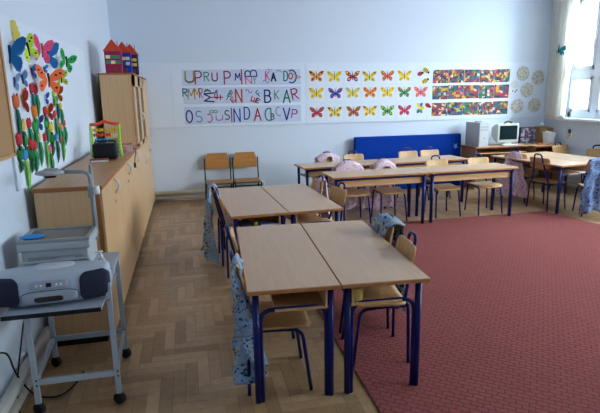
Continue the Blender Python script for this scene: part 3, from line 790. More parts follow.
ROWS = [
 [('U', 189.5, 77, 8, 10, '#a9a04c', 0, 2.2), ('P', 198.3, 77.5, 6, 12, red, 0, 1.6), ('R', 206.4, 76.6, 4.5, 8, grn, 0, 1.2), ('U', 214.6, 77, 5, 7.5, red, 0, 1.5), ('P', 227.3, 77.8, 6, 12, red, 0, 1.5),
  ('M', 237.7, 76.8, 5, 6.5, navy, 0, 1.3), ('I', 241.6, 76.7, 1, 13.5, red, 0, 1.5), ('B', 250.8, 73.3, 6, 11.5, blu, 90, 1.5), ('N', 248.6, 80.3, 6, 6.5, pnk, 0, 1.3), ('Y', 254.6, 80.3, 3, 6.5, '#6fb88a', 0, 1.1),
  ('K', 267.4, 75.6, 3.6, 8, pnk, 0, 1.6), ('A', 273.4, 77, 4.2, 7.5, '#1d2b52', 0, 2.0), ('*', 269, 70, 6, 2.5, gry, 0, .6), ('~', 266, 81.5, 6, 2.5, gry, 0, .8), ('*', 278.5, 71.5, 6, 4, gry, 0, .6), ('D', 285.7, 76, 4, 9, grn, 0, 1.4), ('C', 292, 76.5, 8.5, 12.5, blu, 180, 1.7), ('O', 290.6, 76, 4, 6, org, 0, 1.3), ('V', 297.5, 77, 5, 6.5, '#cf9a4a', 90, 1.0)],
 [('R', 184.9, 92.6, 4, 7, tea, 0, 1.4), ('M', 191.3, 94.2, 6.5, 9.5, gold, 0, 1.4), ('M', 197, 93.3, 5, 8.5, '#c39a50', 0, 1.3), ('R', 200.8, 93.2, 3, 9, red, 0, 1.0), ('*', 207.3, 91, 6, 3.4, '#3d7a5c', 0, 1.6), ('M', 209.0, 97.4, 8.5, 9.5, '#27286a', 90, 1.6), ('>', 216.6, 97.3, 12, 6, '#bb3a4a', 0, 1.3), ('*', 216.5, 91.2, 2.6, 2.6, '#4a6a94', 0, .8), ('O', 216, 95, 2.6, 6, '#a03a60', 0, 1.2),
  ('B', 230.2, 94, 3.4, 6, '#4fa093', -30, 1.0), ('I', 229, 95, 1, 11, '#4fa093', -30, .9), ('E', 232.8, 99.8, 3.4, 4, '#c04a4a', 40, 1.2), ('N', 238.7, 95.8, 6, 12.5, org, 0, 1.8), ('~', 248.6, 91.2, 6.5, 3.6, gry, 0, .9), ('E', 254.2, 99.3, 5, 5.5, '#d64a70', 70, 1.3), ('E', 257.6, 100.5, 3.5, 4, '#27706a', -35, 1.1), ('F', 258.6, 93.4, 3, 5.5, tea, 45, 1.2),
  ('B', 267.6, 96.2, 6, 12, navy, 0, 1.7), ('K', 276.7, 94.8, 4.2, 8.6, '#62ab5a', 0, 1.0), ('A', 286.6, 96.4, 7, 12.2, '#239070', 0, 1.7), ('R', 294.6, 94, 6, 10.5, red, 12, 1.4)],
 [('O', 189.3, 116.6, 6, 11.5, navy, 0, 1.8), ('S', 199, 116.6, 6.5, 10.5, lbl, 0, 1.4), ('C', 209.5, 118.2, 5.5, 8, '#d8558c', 180, 1.2), ('U', 219.4, 117.8, 6.4, 4.8, '#cf6f98', 0, 1.1), ('8', 213.6, 111.6, 8, 3, '#7ab45e', 0, .9), ('S', 227.2, 115, 4.6, 9, '#2f7a72', 0, 1.4), ('I', 231.5, 115, 1, 13.4, red, 0, 1.3), ('N', 237, 115.3, 6, 12.6, blu, 0, 1.6),
  ('D', 247, 113.2, 5.4, 11.6, blu, 0, 1.6), ('A', 257.6, 114.6, 6.5, 11.6, '#c24238', 0, 1.7), ('D', 268, 114.4, 6, 11.8, '#2f9a8e', 180, 1.6), ('B', 272.6, 116.5, 3, 6, '#46784a', 0, 1.1), ('C', 278.4, 111.5, 5.4, 8.5, gry, 10, 1.0), ('V', 286.6, 113.9, 6.6, 11.8, '#2a3f8c', 0, 1.7), ('P', 294.3, 113.8, 5, 8.4, '#a8376c', -8, 1.3)],
]
rown = ['top', 'middle', 'bottom']
EDG = [((182, 70), (300.5, 86)), ((182.5, 87.5), (300.5, 103)), ((183, 107), (300.5, 123))]
for r_, row in enumerate(ROWS):
    za = [2.012, 1.745, 1.455][r_]; zb = [1.775, 1.500, 1.195][r_]
    t = thing('letter_poster', '%s strip of hand-painted coloured letters on the far wall panel' % rown[r_], 'poster', (0, 0, 0), 0, 'strips of painted letters')
    MB().b2(-.025, 1.815, YP-.002, YP+.0004, zb, za).build('paper', M_paper, t)
    for k, (g, u, v, w_, h_, c_, rot, th) in enumerate(row):
        p = at_y(u, v, YP); sc = .01575
        w2, h2 = w_*sc, h_*sc
        mb = MB()
        M = wallM(p.x, p.z, .0022+.0003*k, R(rot))
        for st in G[g]:
            mb.stroke([((x-.5)*w2, (y-.5)*h2) for x, y in st], th*.0115, .0015, M)
        mb.build('letter', flat(c_), t)

# butterfly shapes
def wing(up=1):
    """right-hand wing outlines, span .5"""
    top = [(.02, .02), (.10, .16), (.24, .30), (.40, .36), (.50, .32), (.47, .18), (.38, .06), (.22, -.01), (.02, -.02)]
    bot = [(.02, -.01), (.20, -.02), (.34, -.08), (.37, -.20), (.30, -.33), (.20, -.32), (.10, -.20), (.02, -.08)]
    return top, bot
def flutter(px_, py_, s, c1, c2, c3, label, sheet=True, grp='butterfly pictures on the far wall'):
    p = at_y(px_, py_, YP)
    t = thing('butterfly_picture', label, 'picture', (0, 0, 0), 0, grp)
    if sheet: MB().b2(p.x-.125, p.x+.125, YP-.0015, YP+.0004, p.z-.125, p.z+.12).build('paper', M_sheet, t)
    for sx in (-1, 1):
        mb = MB().use(flat(c1))
        for k, poly in enumerate(wing()):
            mb.prism([(sx*x*s, y*s) for x, y in (poly if sx > 0 else poly[::-1])], .0012, wallM(p.x, p.z, .0016+.0004*k))
        sp = mb.use(flat(c2))
        for (x, y, r1) in ((.37, .24, .075), (.18, .12, .05), (.24, -.18, .06)):
            sp.prism([(sx*x*s+r1*s*math.cos(a), y*s+r1*s*math.sin(a)) for a in [2*PI*q/9 for q in range(9)]], .0006, wallM(p.x, p.z, .0036))
        sp.use(flat(c3))
        for (x, y, r1) in ((.46, .30, .045), (.33, -.26, .045), (.27, .22, .035)):
            sp.prism([(sx*x*s+r1*s*math.cos(a), y*s+r1*s*math.sin(a)) for a in [2*PI*q/9 for q in range(9)]], .0006, wallM(p.x, p.z, .0044))
        sp.build('wing', None, t)
    b_ = MB(); b_.stroke([(0, -.22*s), (0, .20*s)], .045*s, .003, wallM(p.x, p.z, .0022)); b_.stroke([(0, .2*s), (-.08*s, .36*s)], .012*s, .001, wallM(p.x, p.z, .0022)); b_.stroke([(0, .2*s), (.08*s, .36*s)], .012*s, .001, wallM(p.x, p.z, .0022))
    b_.build('body', flat('#2c2430'), t)
Y_, O_, K_ = '#e6c92c', '#e08a2a', '#2b2320'
BF = [
 (316.3, 76.2, O_, K_, '#c03a2a', 'orange butterfly picture with black spots, top row'), (334.3, 76.6, Y_, '#b9a22a', '#e0b020', 'plain yellow butterfly picture, second along the top row'),
 (352.4, 76.3, '#a0244a', Y_, '#2a4a9a', 'maroon butterfly picture with yellow spots, top row'), (369.4, 76.6, '#d8c840', '#c8503a', '#5a9a4a', 'yellow butterfly picture with red and green dots, top row'),
 (387.3, 75.8, '#d8503a', '#4a9a4a', Y_, 'red-orange butterfly picture with green spots, top row'), (404.4, 75.8, Y_, O_, '#6aa060', 'yellow butterfly picture with orange spots, last in top row'),
 (316.3, 93.2, Y_, '#e09a3a', '#c8b030', 'yellow butterfly picture, first in the middle row'), (335.3, 93.2, '#234a9c', '#c8324a', '#3a7ac8', 'blue butterfly picture with red spots, middle row'),
 (352.7, 92.8, Y_, '#6ab0c0', '#d8b02a', 'yellow butterfly picture beside the orange one, middle row'), (370, 92.4, '#e0802a', '#b8503a', Y_, 'orange butterfly picture in the middle row'),
 (387.2, 92.3, Y_, O_, '#e8d850', 'yellow butterfly picture beside the green one, middle row'), (404.2, 92.2, '#2a8a5a', '#c83a4a', Y_, 'green butterfly picture with red spots, middle row'),
 (420.7, 92.0, '#e0606a', '#e8905a', '#c83a4a', 'coral pink butterfly picture without a sheet, end of middle row'),
 (316.9, 112.3, '#c8304a', '#3a8a5a', '#7a2a5a', 'crimson butterfly picture with green spots, bottom row'), (334.7, 112, Y_, '#2a3a6a', O_, 'yellow butterfly picture with dark spots, bottom row'),
 (353.5, 111.5, '#c05028', '#3a8a4a', '#8a2a2a', 'rust red butterfly picture with green spots, bottom row'), (369.8, 110.9, Y_, '#c0383a', '#3a7a4a', 'yellow butterfly picture with red spots, bottom row'),
 (387.3, 110.7, '#2a9040', '#d8c83a', '#1a6a3a', 'green butterfly picture with yellow middle, bottom row'), (404.4, 110.2, '#d03a4a', '#6a3a8a', '#d8a03a', 'red butterfly picture with purple spots, last in bottom row')]
for k, (u, v, a, b_, c_, lab) in enumerate(BF): flutter(u, v, .245, a, b_, c_, lab, sheet=(k != 12))

def disc_poly(r1, n=14, sx=1, sy=1): return [(r1*sx*math.cos(2*PI*q/n), r1*sy*math.sin(2*PI*q/n)) for q in range(n)]
def bee(u, v, rot, label):
    p = at_y(u, v, YP); t = thing('paper_bee', label, 'paper bee', (0, 0, 0), 0, 'paper bees on the far wall')
    M = wallM(p.x, p.z, .001, R(rot))
    MB().prism(disc_poly(.05, 16, 1.15, .75), .003, M).build('body', flat('#e2b92c'), t)
    mb = MB()
    for x in (-.028, 0, .028): mb.stroke([(x, -.03), (x, .03)], .012, .001, M @ Matrix.Translation((0, 0, .0032)))
    mb.prism(disc_poly(.02), .003, M @ Matrix.Translation((.062, 0, .0004))); mb.build('stripes', flat('#26201c'), t)
    for s in (-1, 1): MB().prism(disc_poly(.03, 12, .7, 1.2), .002, M @ Matrix.Translation((-.01+s*.018, .055, .0006))).build('wing', flat('#dfe6ee'), t)
bee(425.6, 70.3, -35, 'yellow and black paper bee, the upper of two beside the mosaics')
bee(424.7, 81.0, 25, 'yellow and black paper bee, the lower of two beside the mosaics')
def ladybird(u, v, rot, label):
    p = at_y(u, v, YP); t = thing('paper_ladybird', label, 'paper ladybird', (0, 0, 0), 0, 'paper ladybirds on the far wall')
    M = wallM(p.x, p.z, .001, R(rot))
    MB().prism(disc_poly(.042, 16, 1.2, .85), .003, M).build('body', flat('#b8243c'), t)
    mb = MB().use(flat('#26201c')); mb.prism(disc_poly(.02), .003, M @ Matrix.Translation((.05, 0, .0004))); mb.stroke([(-.04, 0), (.04, 0)], .005, .001, M @ Matrix.Translation((0, 0, .0032)))
    for x, y in ((-.02, .018), (.012, .02), (-.02, -.018), (.012, -.02)): mb.prism(disc_poly(.008, 8), .001, M @ Matrix.Translation((x, y, .0032)))
    mb.build('spots', None, t)
ladybird(420.0, 73.8, 20, 'red paper ladybird beside the upper bee')
ladybird(427.6, 105.3, -30, 'red paper ladybird beside the blue and yellow paper flower')
p = at_y(419.6, 108, YP); t = thing('paper_flower', 'blue and yellow cut paper flower beside the lower ladybird', 'paper flower', (0, 0, 0))
for k, c_ in enumerate(['#e6c92c', '#2f62b0', '#e6c92c', '#d8dce8', '#2f62b0', '#5a9a4a']):
    a = k*PI/3; MB().prism(disc_poly(.035, 10, 1.3, .8), .002, wallM(p.x+.045*math.cos(a), p.z+.055*math.sin(a), .001+.0003*k, a)).build('petal', flat(c_), t)
MB().prism(disc_poly(.026), .004, wallM(p.x, p.z, .001)).build('flower_centre', flat('#e8d23a'), t)
o = MB().prism(disc_poly(.085, 20, 1, .8), .0015, wallM(*[(q.x, q.z) for q in [at_y(514.3, 84.5, YP)]][0], .0003)).build('paper_oval', flat('#ccd0d2')); tag(o, 'faint pale paper oval beside the round collages', 'paper')
p = at_y(513.5, 91.3, YP); t = thing('paper_cow', 'small black and white cut paper figure below the pale oval', 'paper figure', (0, 0, 0))
MB().prism(disc_poly(.045, 14, 1.3, .6), .002, wallM(p.x, p.z, .0015)).build('body', flat('#e6e8ea'), t)
mb = MB()
for x, y in ((-.02, .005), (.03, -.008), (.055, .02)): mb.prism(disc_poly(.014, 9), .0015, wallM(p.x+x, p.z+y, .0036))
mb.build('patches', flat('#1f2024'), t)

# mosaics: cells of coloured paper
def mosaic_mat(seed, a, b_):
    m = mat('paper_mosaic_%d' % seed, '#888888', .6)
    nt, N, L, bs = nodes(m)
    tc = N.new('ShaderNodeTexCoord'); mp = N.new('ShaderNodeMapping'); mp.inputs['Location'].default_value = (seed*3.7, 0, seed*1.3); mp.inputs['Scale'].default_value = (a, 1, b_)
    v = N.new('ShaderNodeTexVoronoi'); v.inputs['Scale'].default_value = 1; v.inputs['Randomness'].default_value = .75; v.distance = 'CHEBYCHEV'
    L.new(tc.outputs['Object'], mp.inputs['Vector']); L.new(mp.outputs['Vector'], v.inputs['Vector'])
    sp = N.new('ShaderNodeSeparateColor'); L.new(v.outputs['Color'], sp.inputs['Color'])
    cols = ['#a01c30', '#c99a1e', '#163e78', '#14644a', '#c0541e', '#1a162e', '#c0b23c', '#a82c4a', '#1f7088', '#6a1f3e', '#cfc6a8', '#2a7c3a', '#7c1826', '#241c3a', '#0f5068']
    rp = ramp(nt, [(i/len(cols), c) for i, c in enumerate(cols)], 'CONSTANT'); L.new(sp.outputs['Red'], rp.inputs['Fac']); L.new(rp.outputs['Color'], bs.inputs['Base Color'])
    return m
MOS = [(1.988, 1.770, 'upper'), (1.728, 1.500, 'middle'), (1.442, 1.222, 'lower')]
dens = [[(1.12*a_, 1.12*b_) for a_, b_ in r_] for r_ in [[(34, 34), (22, 22), (20, 20), (27, 27), (21, 21)], [(22, 22), (25, 25), (19, 19), (20, 20), (16, 18)], [(20, 20), (17, 17), (18, 18), (26, 24), (18, 20)]]]
for r_, (za, zb, nm) in enumerate(MOS):
    t = thing('paper_mosaic', '%s of three strips of bright torn-paper mosaic' % nm, 'mosaic', (0, 0, 0), 0, 'torn-paper mosaic strips')
    x0, x1 = 4.108, 5.572
    for k in range(5):
        a, b_ = x0+(x1-x0)*k/5, x0+(x1-x0)*(k+1)/5
        MB().b2(a+.002, b_-.002, YP-.003, YP+.0004, zb+.004*((k*7) % 3-1), za+.003*((k*5) % 3-1)).build('sheet', mosaic_mat(r_*5+k, *dens[r_][k]), t)
md = mat('seed_collage', '#c2bfae', .8)
nt, N, L, bs = nodes(md)
tc = N.new('ShaderNodeTexCoord'); v = N.new('ShaderNodeTexVoronoi'); v.inputs['Scale'].default_value = 36; L.new(tc.outputs['Object'], v.inputs['Vector'])
rp = ramp(nt, [(0, '#453f33'), (.24, '#7a735f'), (.34, '#c4c3b8'), (1, '#d2d2c8')]); L.new(v.outputs['Distance'], rp.inputs['Fac']); L.new(rp.outputs['Color'], bs.inputs['Base Color'])
for (u, v_, lab) in ((523, 73.4, 'round seed collage at the top of the group of five'), (538, 77.6, 'round seed collage beside the curtain, upper'), (526.9, 90, 'round seed collage in the centre of the group of five'),
                    (517, 106, 'round seed collage below the small cow figure'), (534.3, 105.2, 'round seed collage beside the curtain, lower')):
    p = at_y(u, v_, YP)
    o = MB().prism(disc_poly(.128, 32), .006, wallM(p.x, p.z, -.0005)).build('round_collage', md); tag(o, lab, 'collage', 'round seed collages')

# ------------------------------------------------------------------ side wall: 3D paper butterflies and tulips
XP = XL+.0145
def fly3d(u, v, span, h_, c1, c2, label, ang=50, tilt=0, grp='paper butterflies on the side wall', yaw=None):
    off = span*.5*math.sin(R(yaw))+.01 if yaw else 0
    p = at_x(u, v, XP+off)
    t = thing('paper_butterfly', label, 'paper butterfly', (XP, p.y, p.z), 0, grp)
    base = Matrix(((0, 0, 1, 0), (1, 0, 0, 0), (0, 1, 0, 0), (0, 0, 0, 1)))   # draw x->y, draw y->z, thickness->x
    for s in (-1, 1):
        mb = MB().use(flat(c1))
        if yaw:
            rotm = Matrix.Translation((off, 0, 0)) @ Matrix.Rotation(R(-yaw), 4, 'Z') @ Matrix.Rotation(R(tilt), 4, 'X') @ Matrix.Rotation(-s*R(14), 4, 'Z')
        else:
            aa = ang-14 if s > 0 else min(84, ang+24)
            rotm = Matrix.Rotation(R(tilt), 4, 'X') @ Matrix.Rotation(-s*R(aa), 4, 'Z')
        for poly in wing():
            mb.prism([(s*x*span*1.0, y*h_*1.45) for x, y in (poly if s > 0 else poly[::-1])], .0015, rotm @ base)
        mb.use(flat(c2))
        for (x, y) in ((.38, .22), (.25, .16), (.26, -.18)):
            mb.prism([(s*(x*span)+.045*span*math.cos(a), y*h_*1.45+.045*h_*math.sin(a)) for a in [2*PI*q/8 for q in range(8)]], .0012, rotm @ base @ Matrix.Translation((0, 0, .0012)))
        mb.build('wing', None, t)
    tb = Matrix.Rotation(R(tilt), 4, 'X')
    MB().tube([Vector((off+.006, 0, 0)) + tb @ Vector((0, 0, -.22*h_*1.3)), (off+.010, 0, 0), Vector((off+.006, 0, 0)) + tb @ Vector((0, 0, .2*h_*1.3))], [.004, .008], 8, fillet=.02).build('body', flat(c2), t)
FL = [(13, 54, .34, .23, '#1f6fb0', '#14406a', 'large blue paper butterfly beside the cork board', 60), (27, 49, .30, .20, '#b6d838', '#2a2a20', 'lime green paper butterfly with dark body, beside the large blue one', 45),
      (41, 50, .34, .21, '#e2427c', '#7a6a2a', 'bright pink paper butterfly in the top row', 45), (51.5, 56, .34, .22, '#2c7fc4', '#153a66', 'blue paper butterfly between the pink and the green ones', 50),
      (65.5, 61.5, .36, .17, '#22994a', '#123a22', 'dark green paper butterfly in the top row', 35), (47.5, 80, .40, .22, '#ec6a34', '#3a2018', 'big orange paper butterfly with black marks', 30),
      (60, 79, .30, .13, '#a8b82c', '#3a3a18', 'olive green paper butterfly beside the big orange one', 30),
      (15.5, 82, .16, .12, '#9cc0e0', '#3a5a8c', 'small pale blue paper butterfly below the large blue one', 50), (23.5, 79, .16, .12, '#7aa0d0', '#2f3f6c', 'small blue paper butterfly next to the pale one', 50),
      (33, 71.5, .16, .11, '#3c78b8', '#a83a4a', 'small blue and red paper butterfly under the pink one', 50), (45, 69, .14, .07, '#5a90d0', '#2a4a7c', 'tiny blue paper butterfly above the big orange one', 50),
      (24.3, 101, .20, .17, '#c83a3a', '#e0b82c', 'red and yellow paper butterfly among the tulips by the cork board', 40), (50, 112, .20, .14, '#c8422e', '#e8c02c', 'red and yellow paper butterfly in the middle of the tulips', 40),
      (59.7, 94, .22, .14, '#c85a30', '#e8c82c', 'red and yellow paper butterfly at the far top of the tulips', 40), (40, 123, .17, .12, '#2f5ab0', '#e0b82c', 'blue and yellow paper butterfly low among the tulips', 40),
      (46.5, 98.5, .14, .10, '#3c6cc0', '#c8d0e0', 'small blue paper butterfly above the middle tulips', 45)]
OPEN = {1: (.15, .155, 35, 25), 2: (.17, .17, 35, -12), 4: (.18, .16, 35, -20), 5: (.23, .175, 38, -6), 6: (.15, .11, 38, 14)}
for k, f in enumerate(FL):
    if k in OPEN:
        sp_, h2, yw, tl = OPEN[k]; fly3d(f[0], f[1], sp_, h2, *f[4:7], tilt=tl, yaw=yw)
    else: fly3d(f[0]-(20*f[2]*.7), f[1], f[2]*.62, f[3]*.86, *f[4:], tilt=((f[0]*37) % 30)-15)
p = at_x(12.5, 31, XP); t = thing('paper_flower', 'pale yellow paper figure with round lobes near the top of the side panel', 'paper flower', p)
for k, (dy, dz, r1) in enumerate(((0, .045, .018), (0, .016, .024), (.006, -.018, .025), (.0, -.05, .018))):
    MB().prism([(r1*math.cos(a), r1*math.sin(a)) for a in [2*PI*q/14 for q in range(14)]], .004, Matrix.Rotation(R(-50), 4, 'Z') @ Matrix(((0, 0, 1, .02+.003*k), (1, 0, 0, dy), (0, 1, 0, dz), (0, 0, 0, 1)))).build('petal', flat('#dcc766'), t)
def tulip(u, v, c, g, label, fh=.085, lh=.15, r1=.036):
    p = at_x(u, v, XP)
    t = thing('paper_tulip', label, 'paper tulip', p, 0, 'paper tulips on the side wall')
    n = 12; prof = [(.3, -.5), (.85, -.35), (1.0, 0), (.92, .3), (.8, .5)]
    mb = MB(); rings = []
    for i, (rr, z) in enumerate(prof):
        ring = []
        for k in range(n+1):
            a = -PI/2+PI*k/n; zz = z
            if i == len(prof)-1: zz = .5 if (k % 4 == 2) else (.18 if k % 4 == 0 else .36)
            ring.append(mb.bm.verts.new((rr*r1*math.cos(a)*.9+.002, rr*r1*math.sin(a), zz*fh)))
        rings.append(ring)
    for A, B in zip(rings, rings[1:]):
        for k in range(n):
            f = mb.bm.faces.new((A[k], A[k+1], B[k+1], B[k])); f.smooth = True
    o = mb.build('flower_cup', flat(c), t); solid(o, .0015)
    M0 = Matrix(((0, 0, 1, .004), (1, 0, 0, 0), (0, 1, 0, -fh*.45), (0, 0, 0, 1)))
    for s in (-1, 1):
        poly = [(0, -lh), (s*.020, -lh*.75), (s*.032, -lh*.4), (s*.022, -lh*.05), (s*.003, 0)]
        MB().prism(poly if s < 0 else poly, .0015, Matrix.Translation((0, 0, 0)) @ Matrix(((0, 0, 1, .004), (1, 0, 0, 0), (0, 1, 0, -fh*.45), (0, 0, 0, 1))) @ Matrix.Rotation(-s*R(35), 4, 'Y')).build('leaf', flat(g), t)
g1, g2, g3, g4 = '#1f6a3c', '#2f8f5a', '#1f6a5c', '#6fb04a'
TU = [(14.8, 101, '#d86a42', g3, 'orange-red', .20, 1.3), (31, 88, '#b82f3c', '#1f7a7c', 'crimson, teal leaves', .10, 1), (35, 89, '#c23c50', g2, 'rose red, by the big orange butterfly', .15, 1),
      (33.5, 111, '#e07628', g2, 'bright orange', .12, 1.25), (21.5, 125, '#e2b92a', g1, 'large yellow', .06, 1.1), (28.3, 123, '#c2343a', g2, 'red, beside the yellow one', .12, 1),
      (34, 126, '#3a9a4c', g2, 'all green', .10, 1), (44.7, 111, '#c02f3e', g1, 'red, in the middle', .09, 1), (45.8, 124, '#3f9f54', g2, 'all green, under the middle red', .09, .9),
      (50.5, 127, '#e6bf2c', g1, 'yellow, low in the middle', .10, 1.1), (18, 139, '#c4384a', g1, 'red, at the lower corner', .05, 1.2), (24.3, 140, '#2a8a4a', g1, 'all green, lower corner', .05, 1.1),
      (30, 143.5, '#bf333f', g1, 'red, low row', .08, 1.1), (34, 145, '#c43a44', g2, 'red, low row, close to the other', .10, 1), (38.5, 137, '#dcc860', g2, 'pale yellow', .16, .9),
      (44.5, 137, '#bc3040', g4, 'red, long lime leaves', .20, .9), (51, 138, '#24733a', g1, 'dark green', .07, 1.1), (19, 155, '#226a34', g1, 'dark green, lowest corner', .03, 1.1),
      (30, 154, '#236b34', g1, 'dark green, lowest row', .05, 1.1), (24.3, 154, '#3a8ad0', '#7cc04c', 'blue, big lime leaves', .22, 1), (49.7, 149, '#dd6a90', g2, 'pink, long leaves', .19, .9),
      (34.5, 154, '#2f8f5a', g2, 'slim green', .07, .7), (56.3, 99.5, '#3f9f6a', g3, 'green, near the olive butterfly', .12, .8), (60.5, 106, '#d8c23a', g2, 'yellow, far side', .12, .7),
      (54.5, 114, '#c23a44', g2, 'red, above the far yellow', .14, .8), (58, 123, '#d87a6a', g2, 'salmon pink', .12, .8), (61.2, 127, '#e08a3a', g2, 'orange, far side', .16, .8),
      (64, 123, '#c23a44', g2, 'red, at the far end', .14, .8), (56, 137, '#3a7ac0', g3, 'blue, far side', .16, .8), (61.8, 139, '#c4424c', g4, 'red, lowest far end', .14, .8),
      (53.5, 94, '#9fc43c', g4, 'lime green, under the olive butterfly', .03, .8)]
for (u, v, c_, g_, desc, lh, k) in TU: tulip(u-1.2, v, c_, g_, '%s paper tulip on the side wall panel' % desc if ',' not in desc else '%s paper tulip %s' % (desc.split(',')[0], desc[len(desc.split(',')[0]):].strip(', ')), .072*k, .05+lh*.8, .025*k)

# ------------------------------------------------------------------ far wall: mat, computer corner
t = thing('gym_mat', 'big blue padded gym mat leaning on its edge against the far wall', 'mat', (3.66, 7.96, 0), R(0))
MM = Matrix.Rotation(R(-3.0), 4, 'X')
MB().box((0, 0, .462), (1.93, .09, .905), bevel=.016, seg=3, M=MM).build('pad', M_felt, t)
mb = MB(); q = lambda x, z: MM @ Vector((x, -.046, z))
EM = Matrix.Translation(MM @ Vector((.86, -.0475, .70))) @ Matrix.Rotation(R(87), 4, 'X')
mb.prism([(-.05, -.02), (-.02, .0), (-.035, .05), (0, .02), (.03, .055), (.02, .0), (.05, -.03), (.01, -.02), (0, -.05), (-.015, -.02)], .0015, EM)
mb.build('emblem', flat('#7fb0e6'), t)

# computer desks
M_pcside = wood('pc_desk_side', '#a97f5c', '#96704e', (12, 12, 1))
def pc_desk(x0, x1, y0, y1, z, label, keyboard):
    t = thing('computer_desk', label, 'computer desk', (0, 0, 0), 0, 'computer desks in the corner')
    mb = MB(); mb.use(M_band).b2(x0, x1, y0, y1, z-.022, z-.001, .002); mb.use(M_cabtop).b2(x0+.003, x1-.003, y0+.003, y1-.003, z-.0018, z); mb.build('desktop', None, t)
    for xx in (x0+.02, x1-.02-.018): MB().b2(xx, xx+.018, y0+.03, y1-.02, 0, z-.022).build('side_panel', M_pcside, t)
    MB().b2(x0+.04, x1-.04, y1-.06, y1-.045, .25, z-.022).build('back_board', M_pcside, t)
    if keyboard:
        MB().b2(x0+.06, x1-.06, y0-.02, y0+.32, z-.115, z-.10, .002).build('keyboard_shelf', M_cabtop, t)
    return t
pc_desk(4.635, 5.64, 7.50, 8.0, .715, 'computer desk carrying the tower and the monitor', True)
pc_desk(5.645, 6.27, 7.36, 8.0, .715, 'corner computer desk carrying the drawer rack and cardboard box', False)
t = thing('computer_tower', 'grey computer tower on the desk beside the monitor', 'computer', (0, 0, 0))
MB().b2(4.705, 4.895, 7.56, 7.97, .715, 1.115, .008, 2).build('case', M_lgrey, t)
MB().b2(4.71, 4.89, 7.545, 7.562, .715, 1.113, .006, 2).build('front_panel', mat('tower_front', '#c0c4c4', .45), t)
for z in (1.03, .98): MB().b2(4.735, 4.865, 7.541, 7.547, z, z+.035, .002).build('drive_bay', M_lgrey, t)
MB().cyl((4.80, 7.547, .86), (4.80, 7.540, .86), .012, 12).build('power_button', M_mgrey, t)
t = thing('cable_pile', 'small grey adapter with cable lying on top of the computer tower', 'adapter', (4.80, 7.74, 1.115))
MB().box((0, 0, .012), (.09, .06, .024), bevel=.005).build('adapter_box', M_mgrey, t)
MB().tube([(.04, 0, .02), (.06, .04, .005), (0, .08, .005), (-.05, .05, .005)], .004, 6, fillet=.02).build('cable', M_mgrey, t)
t = thing('monitor', 'old cream tube monitor with a dark screen on the desk', 'monitor', (5.30, 7.64, .715), R(-3)); t.scale = (1.07, 1, 1.05)
mb = MB(); mb.box((0, 0, .195), (.37, .05, .305), bevel=.014, seg=2); mb.build('bezel', mat('crt_cream', '#bcbfb9', .45), t)
mb = MB()
rr = [(.0, .175, .145), (.12, .155, .125), (.26, .10, .085), (.32, .09, .075)]
vs = [[mb.bm.verts.new((sx*a, .024+y, .2+sz*b_)) for sx, sz in ((-1, -1), (1, -1), (1, 1), (-1, 1))] for y, a, b_ in rr]
for A, B in zip(vs, vs[1:]):
    for k in range(4): mb.bm.faces.new((A[k], A[(k+1) % 4], B[(k+1) % 4], B[k]))
mb.bm.faces.new(vs[-1]); mb.bm.faces.new(vs[0][::-1]); mb.build('tube_housing', mat('crt_cream', ''), t)
def scr(u, v):
    x, z = (u-.5)*.30, (v-.5)*.222
    return Vector((x, -.0262-.004*(1-(2*u-1)**2)*(1-(2*v-1)**2), .205+z))
MB().use(mat('crt_glass', '#0d2326', .12, .6)).grid(scr, 10, 8).build('screen', None, t)
MB().lathe([(.11, 0), (.12, .008), (.06, .03), (.05, .045)], n=20).build('stand', mat('crt_cream', ''), t)
MB().cyl((.15, -.026, .065), (.15, -.030, .065), .007, 10).build('power_button', M_mgrey, t)
t = thing('rainbow_toy', 'small arched rainbow toy on top of the monitor', 'toy', (5.31, 7.66, 1.0675))
for k, c_ in enumerate(['#1f3f6a', '#2f7a4a', '#c8a03a']):
    rr_ = .062-.016*k; MB().tube([(rr_*math.cos(a)*1.25, 0, rr_*math.sin(a)*.75+.006) for a in [PI*q/12 for q in range(13)]], .0078, 8).build('arch_band', flat(c_), t)
t = thing('keyboard', 'grey keyboard lying on the desk in front of the monitor', 'keyboard', (5.30, 7.555, .715))
MB().box((0, 0, .01), (.30, .07, .018), bevel=.003).build('case', M_lgrey, t)
mb = MB()
for i in range(14):
    for j in range(3): mb.box((-.136+i*.021, -.02+j*.02, .022), (.016, .015, .006))
mb.build('keys', M_white, t)
t = thing('drawer_rack', 'rack of little drawers with rows of coloured fronts beside the monitor', 'drawer rack', (0, 0, 0))
x0, x1, y0, zt = 5.70, 6.00, 7.84, .985
MB().b2(x0, x1, y0+.008, 7.99, .715, zt).build('rack_body', flat('#3c3f5c'), t)
rd = random.Random(5)
for i in range(8):
    for j in range(9):
        a = x0+.006+i*(x1-x0-.012)/8; z = .72+j*(zt-.725)/9
        MB().b2(a+.002, a+(x1-x0-.012)/8-.002, y0, y0+.009, z+.002, z+(zt-.725)/9-.003).build('drawer', flat(rd.choice(['#a9a4b8', '#7c4a5c', '#3f4a7c', '#b8aaa4', '#8e6a5a', '#56648c', '#b0a8b8', '#6a5a84'])), t)
t = thing('cardboard_box', 'open brown cardboard box behind the white bin, in the corner', 'box', (6.17, 7.87, .715), R(-4))
MB().b2(-.13, .13, -.09, .09, 0, .008).b2(-.13, -.124, -.09, .09, 0, .26).b2(.124, .13, -.09, .09, 0, .26).b2(-.13, .13, .084, .09, 0, .28).b2(-.13, .13, -.09, -.084, 0, .22).build('carton', mat('cardboard', '#a5835a', .85), t)
t = thing('waste_paper_bin', 'white square bin full of papers in front of the cardboard box', 'bin', (6.13, 7.66, .715), R(4))
mb = MB()
a, b_ = .065, .085
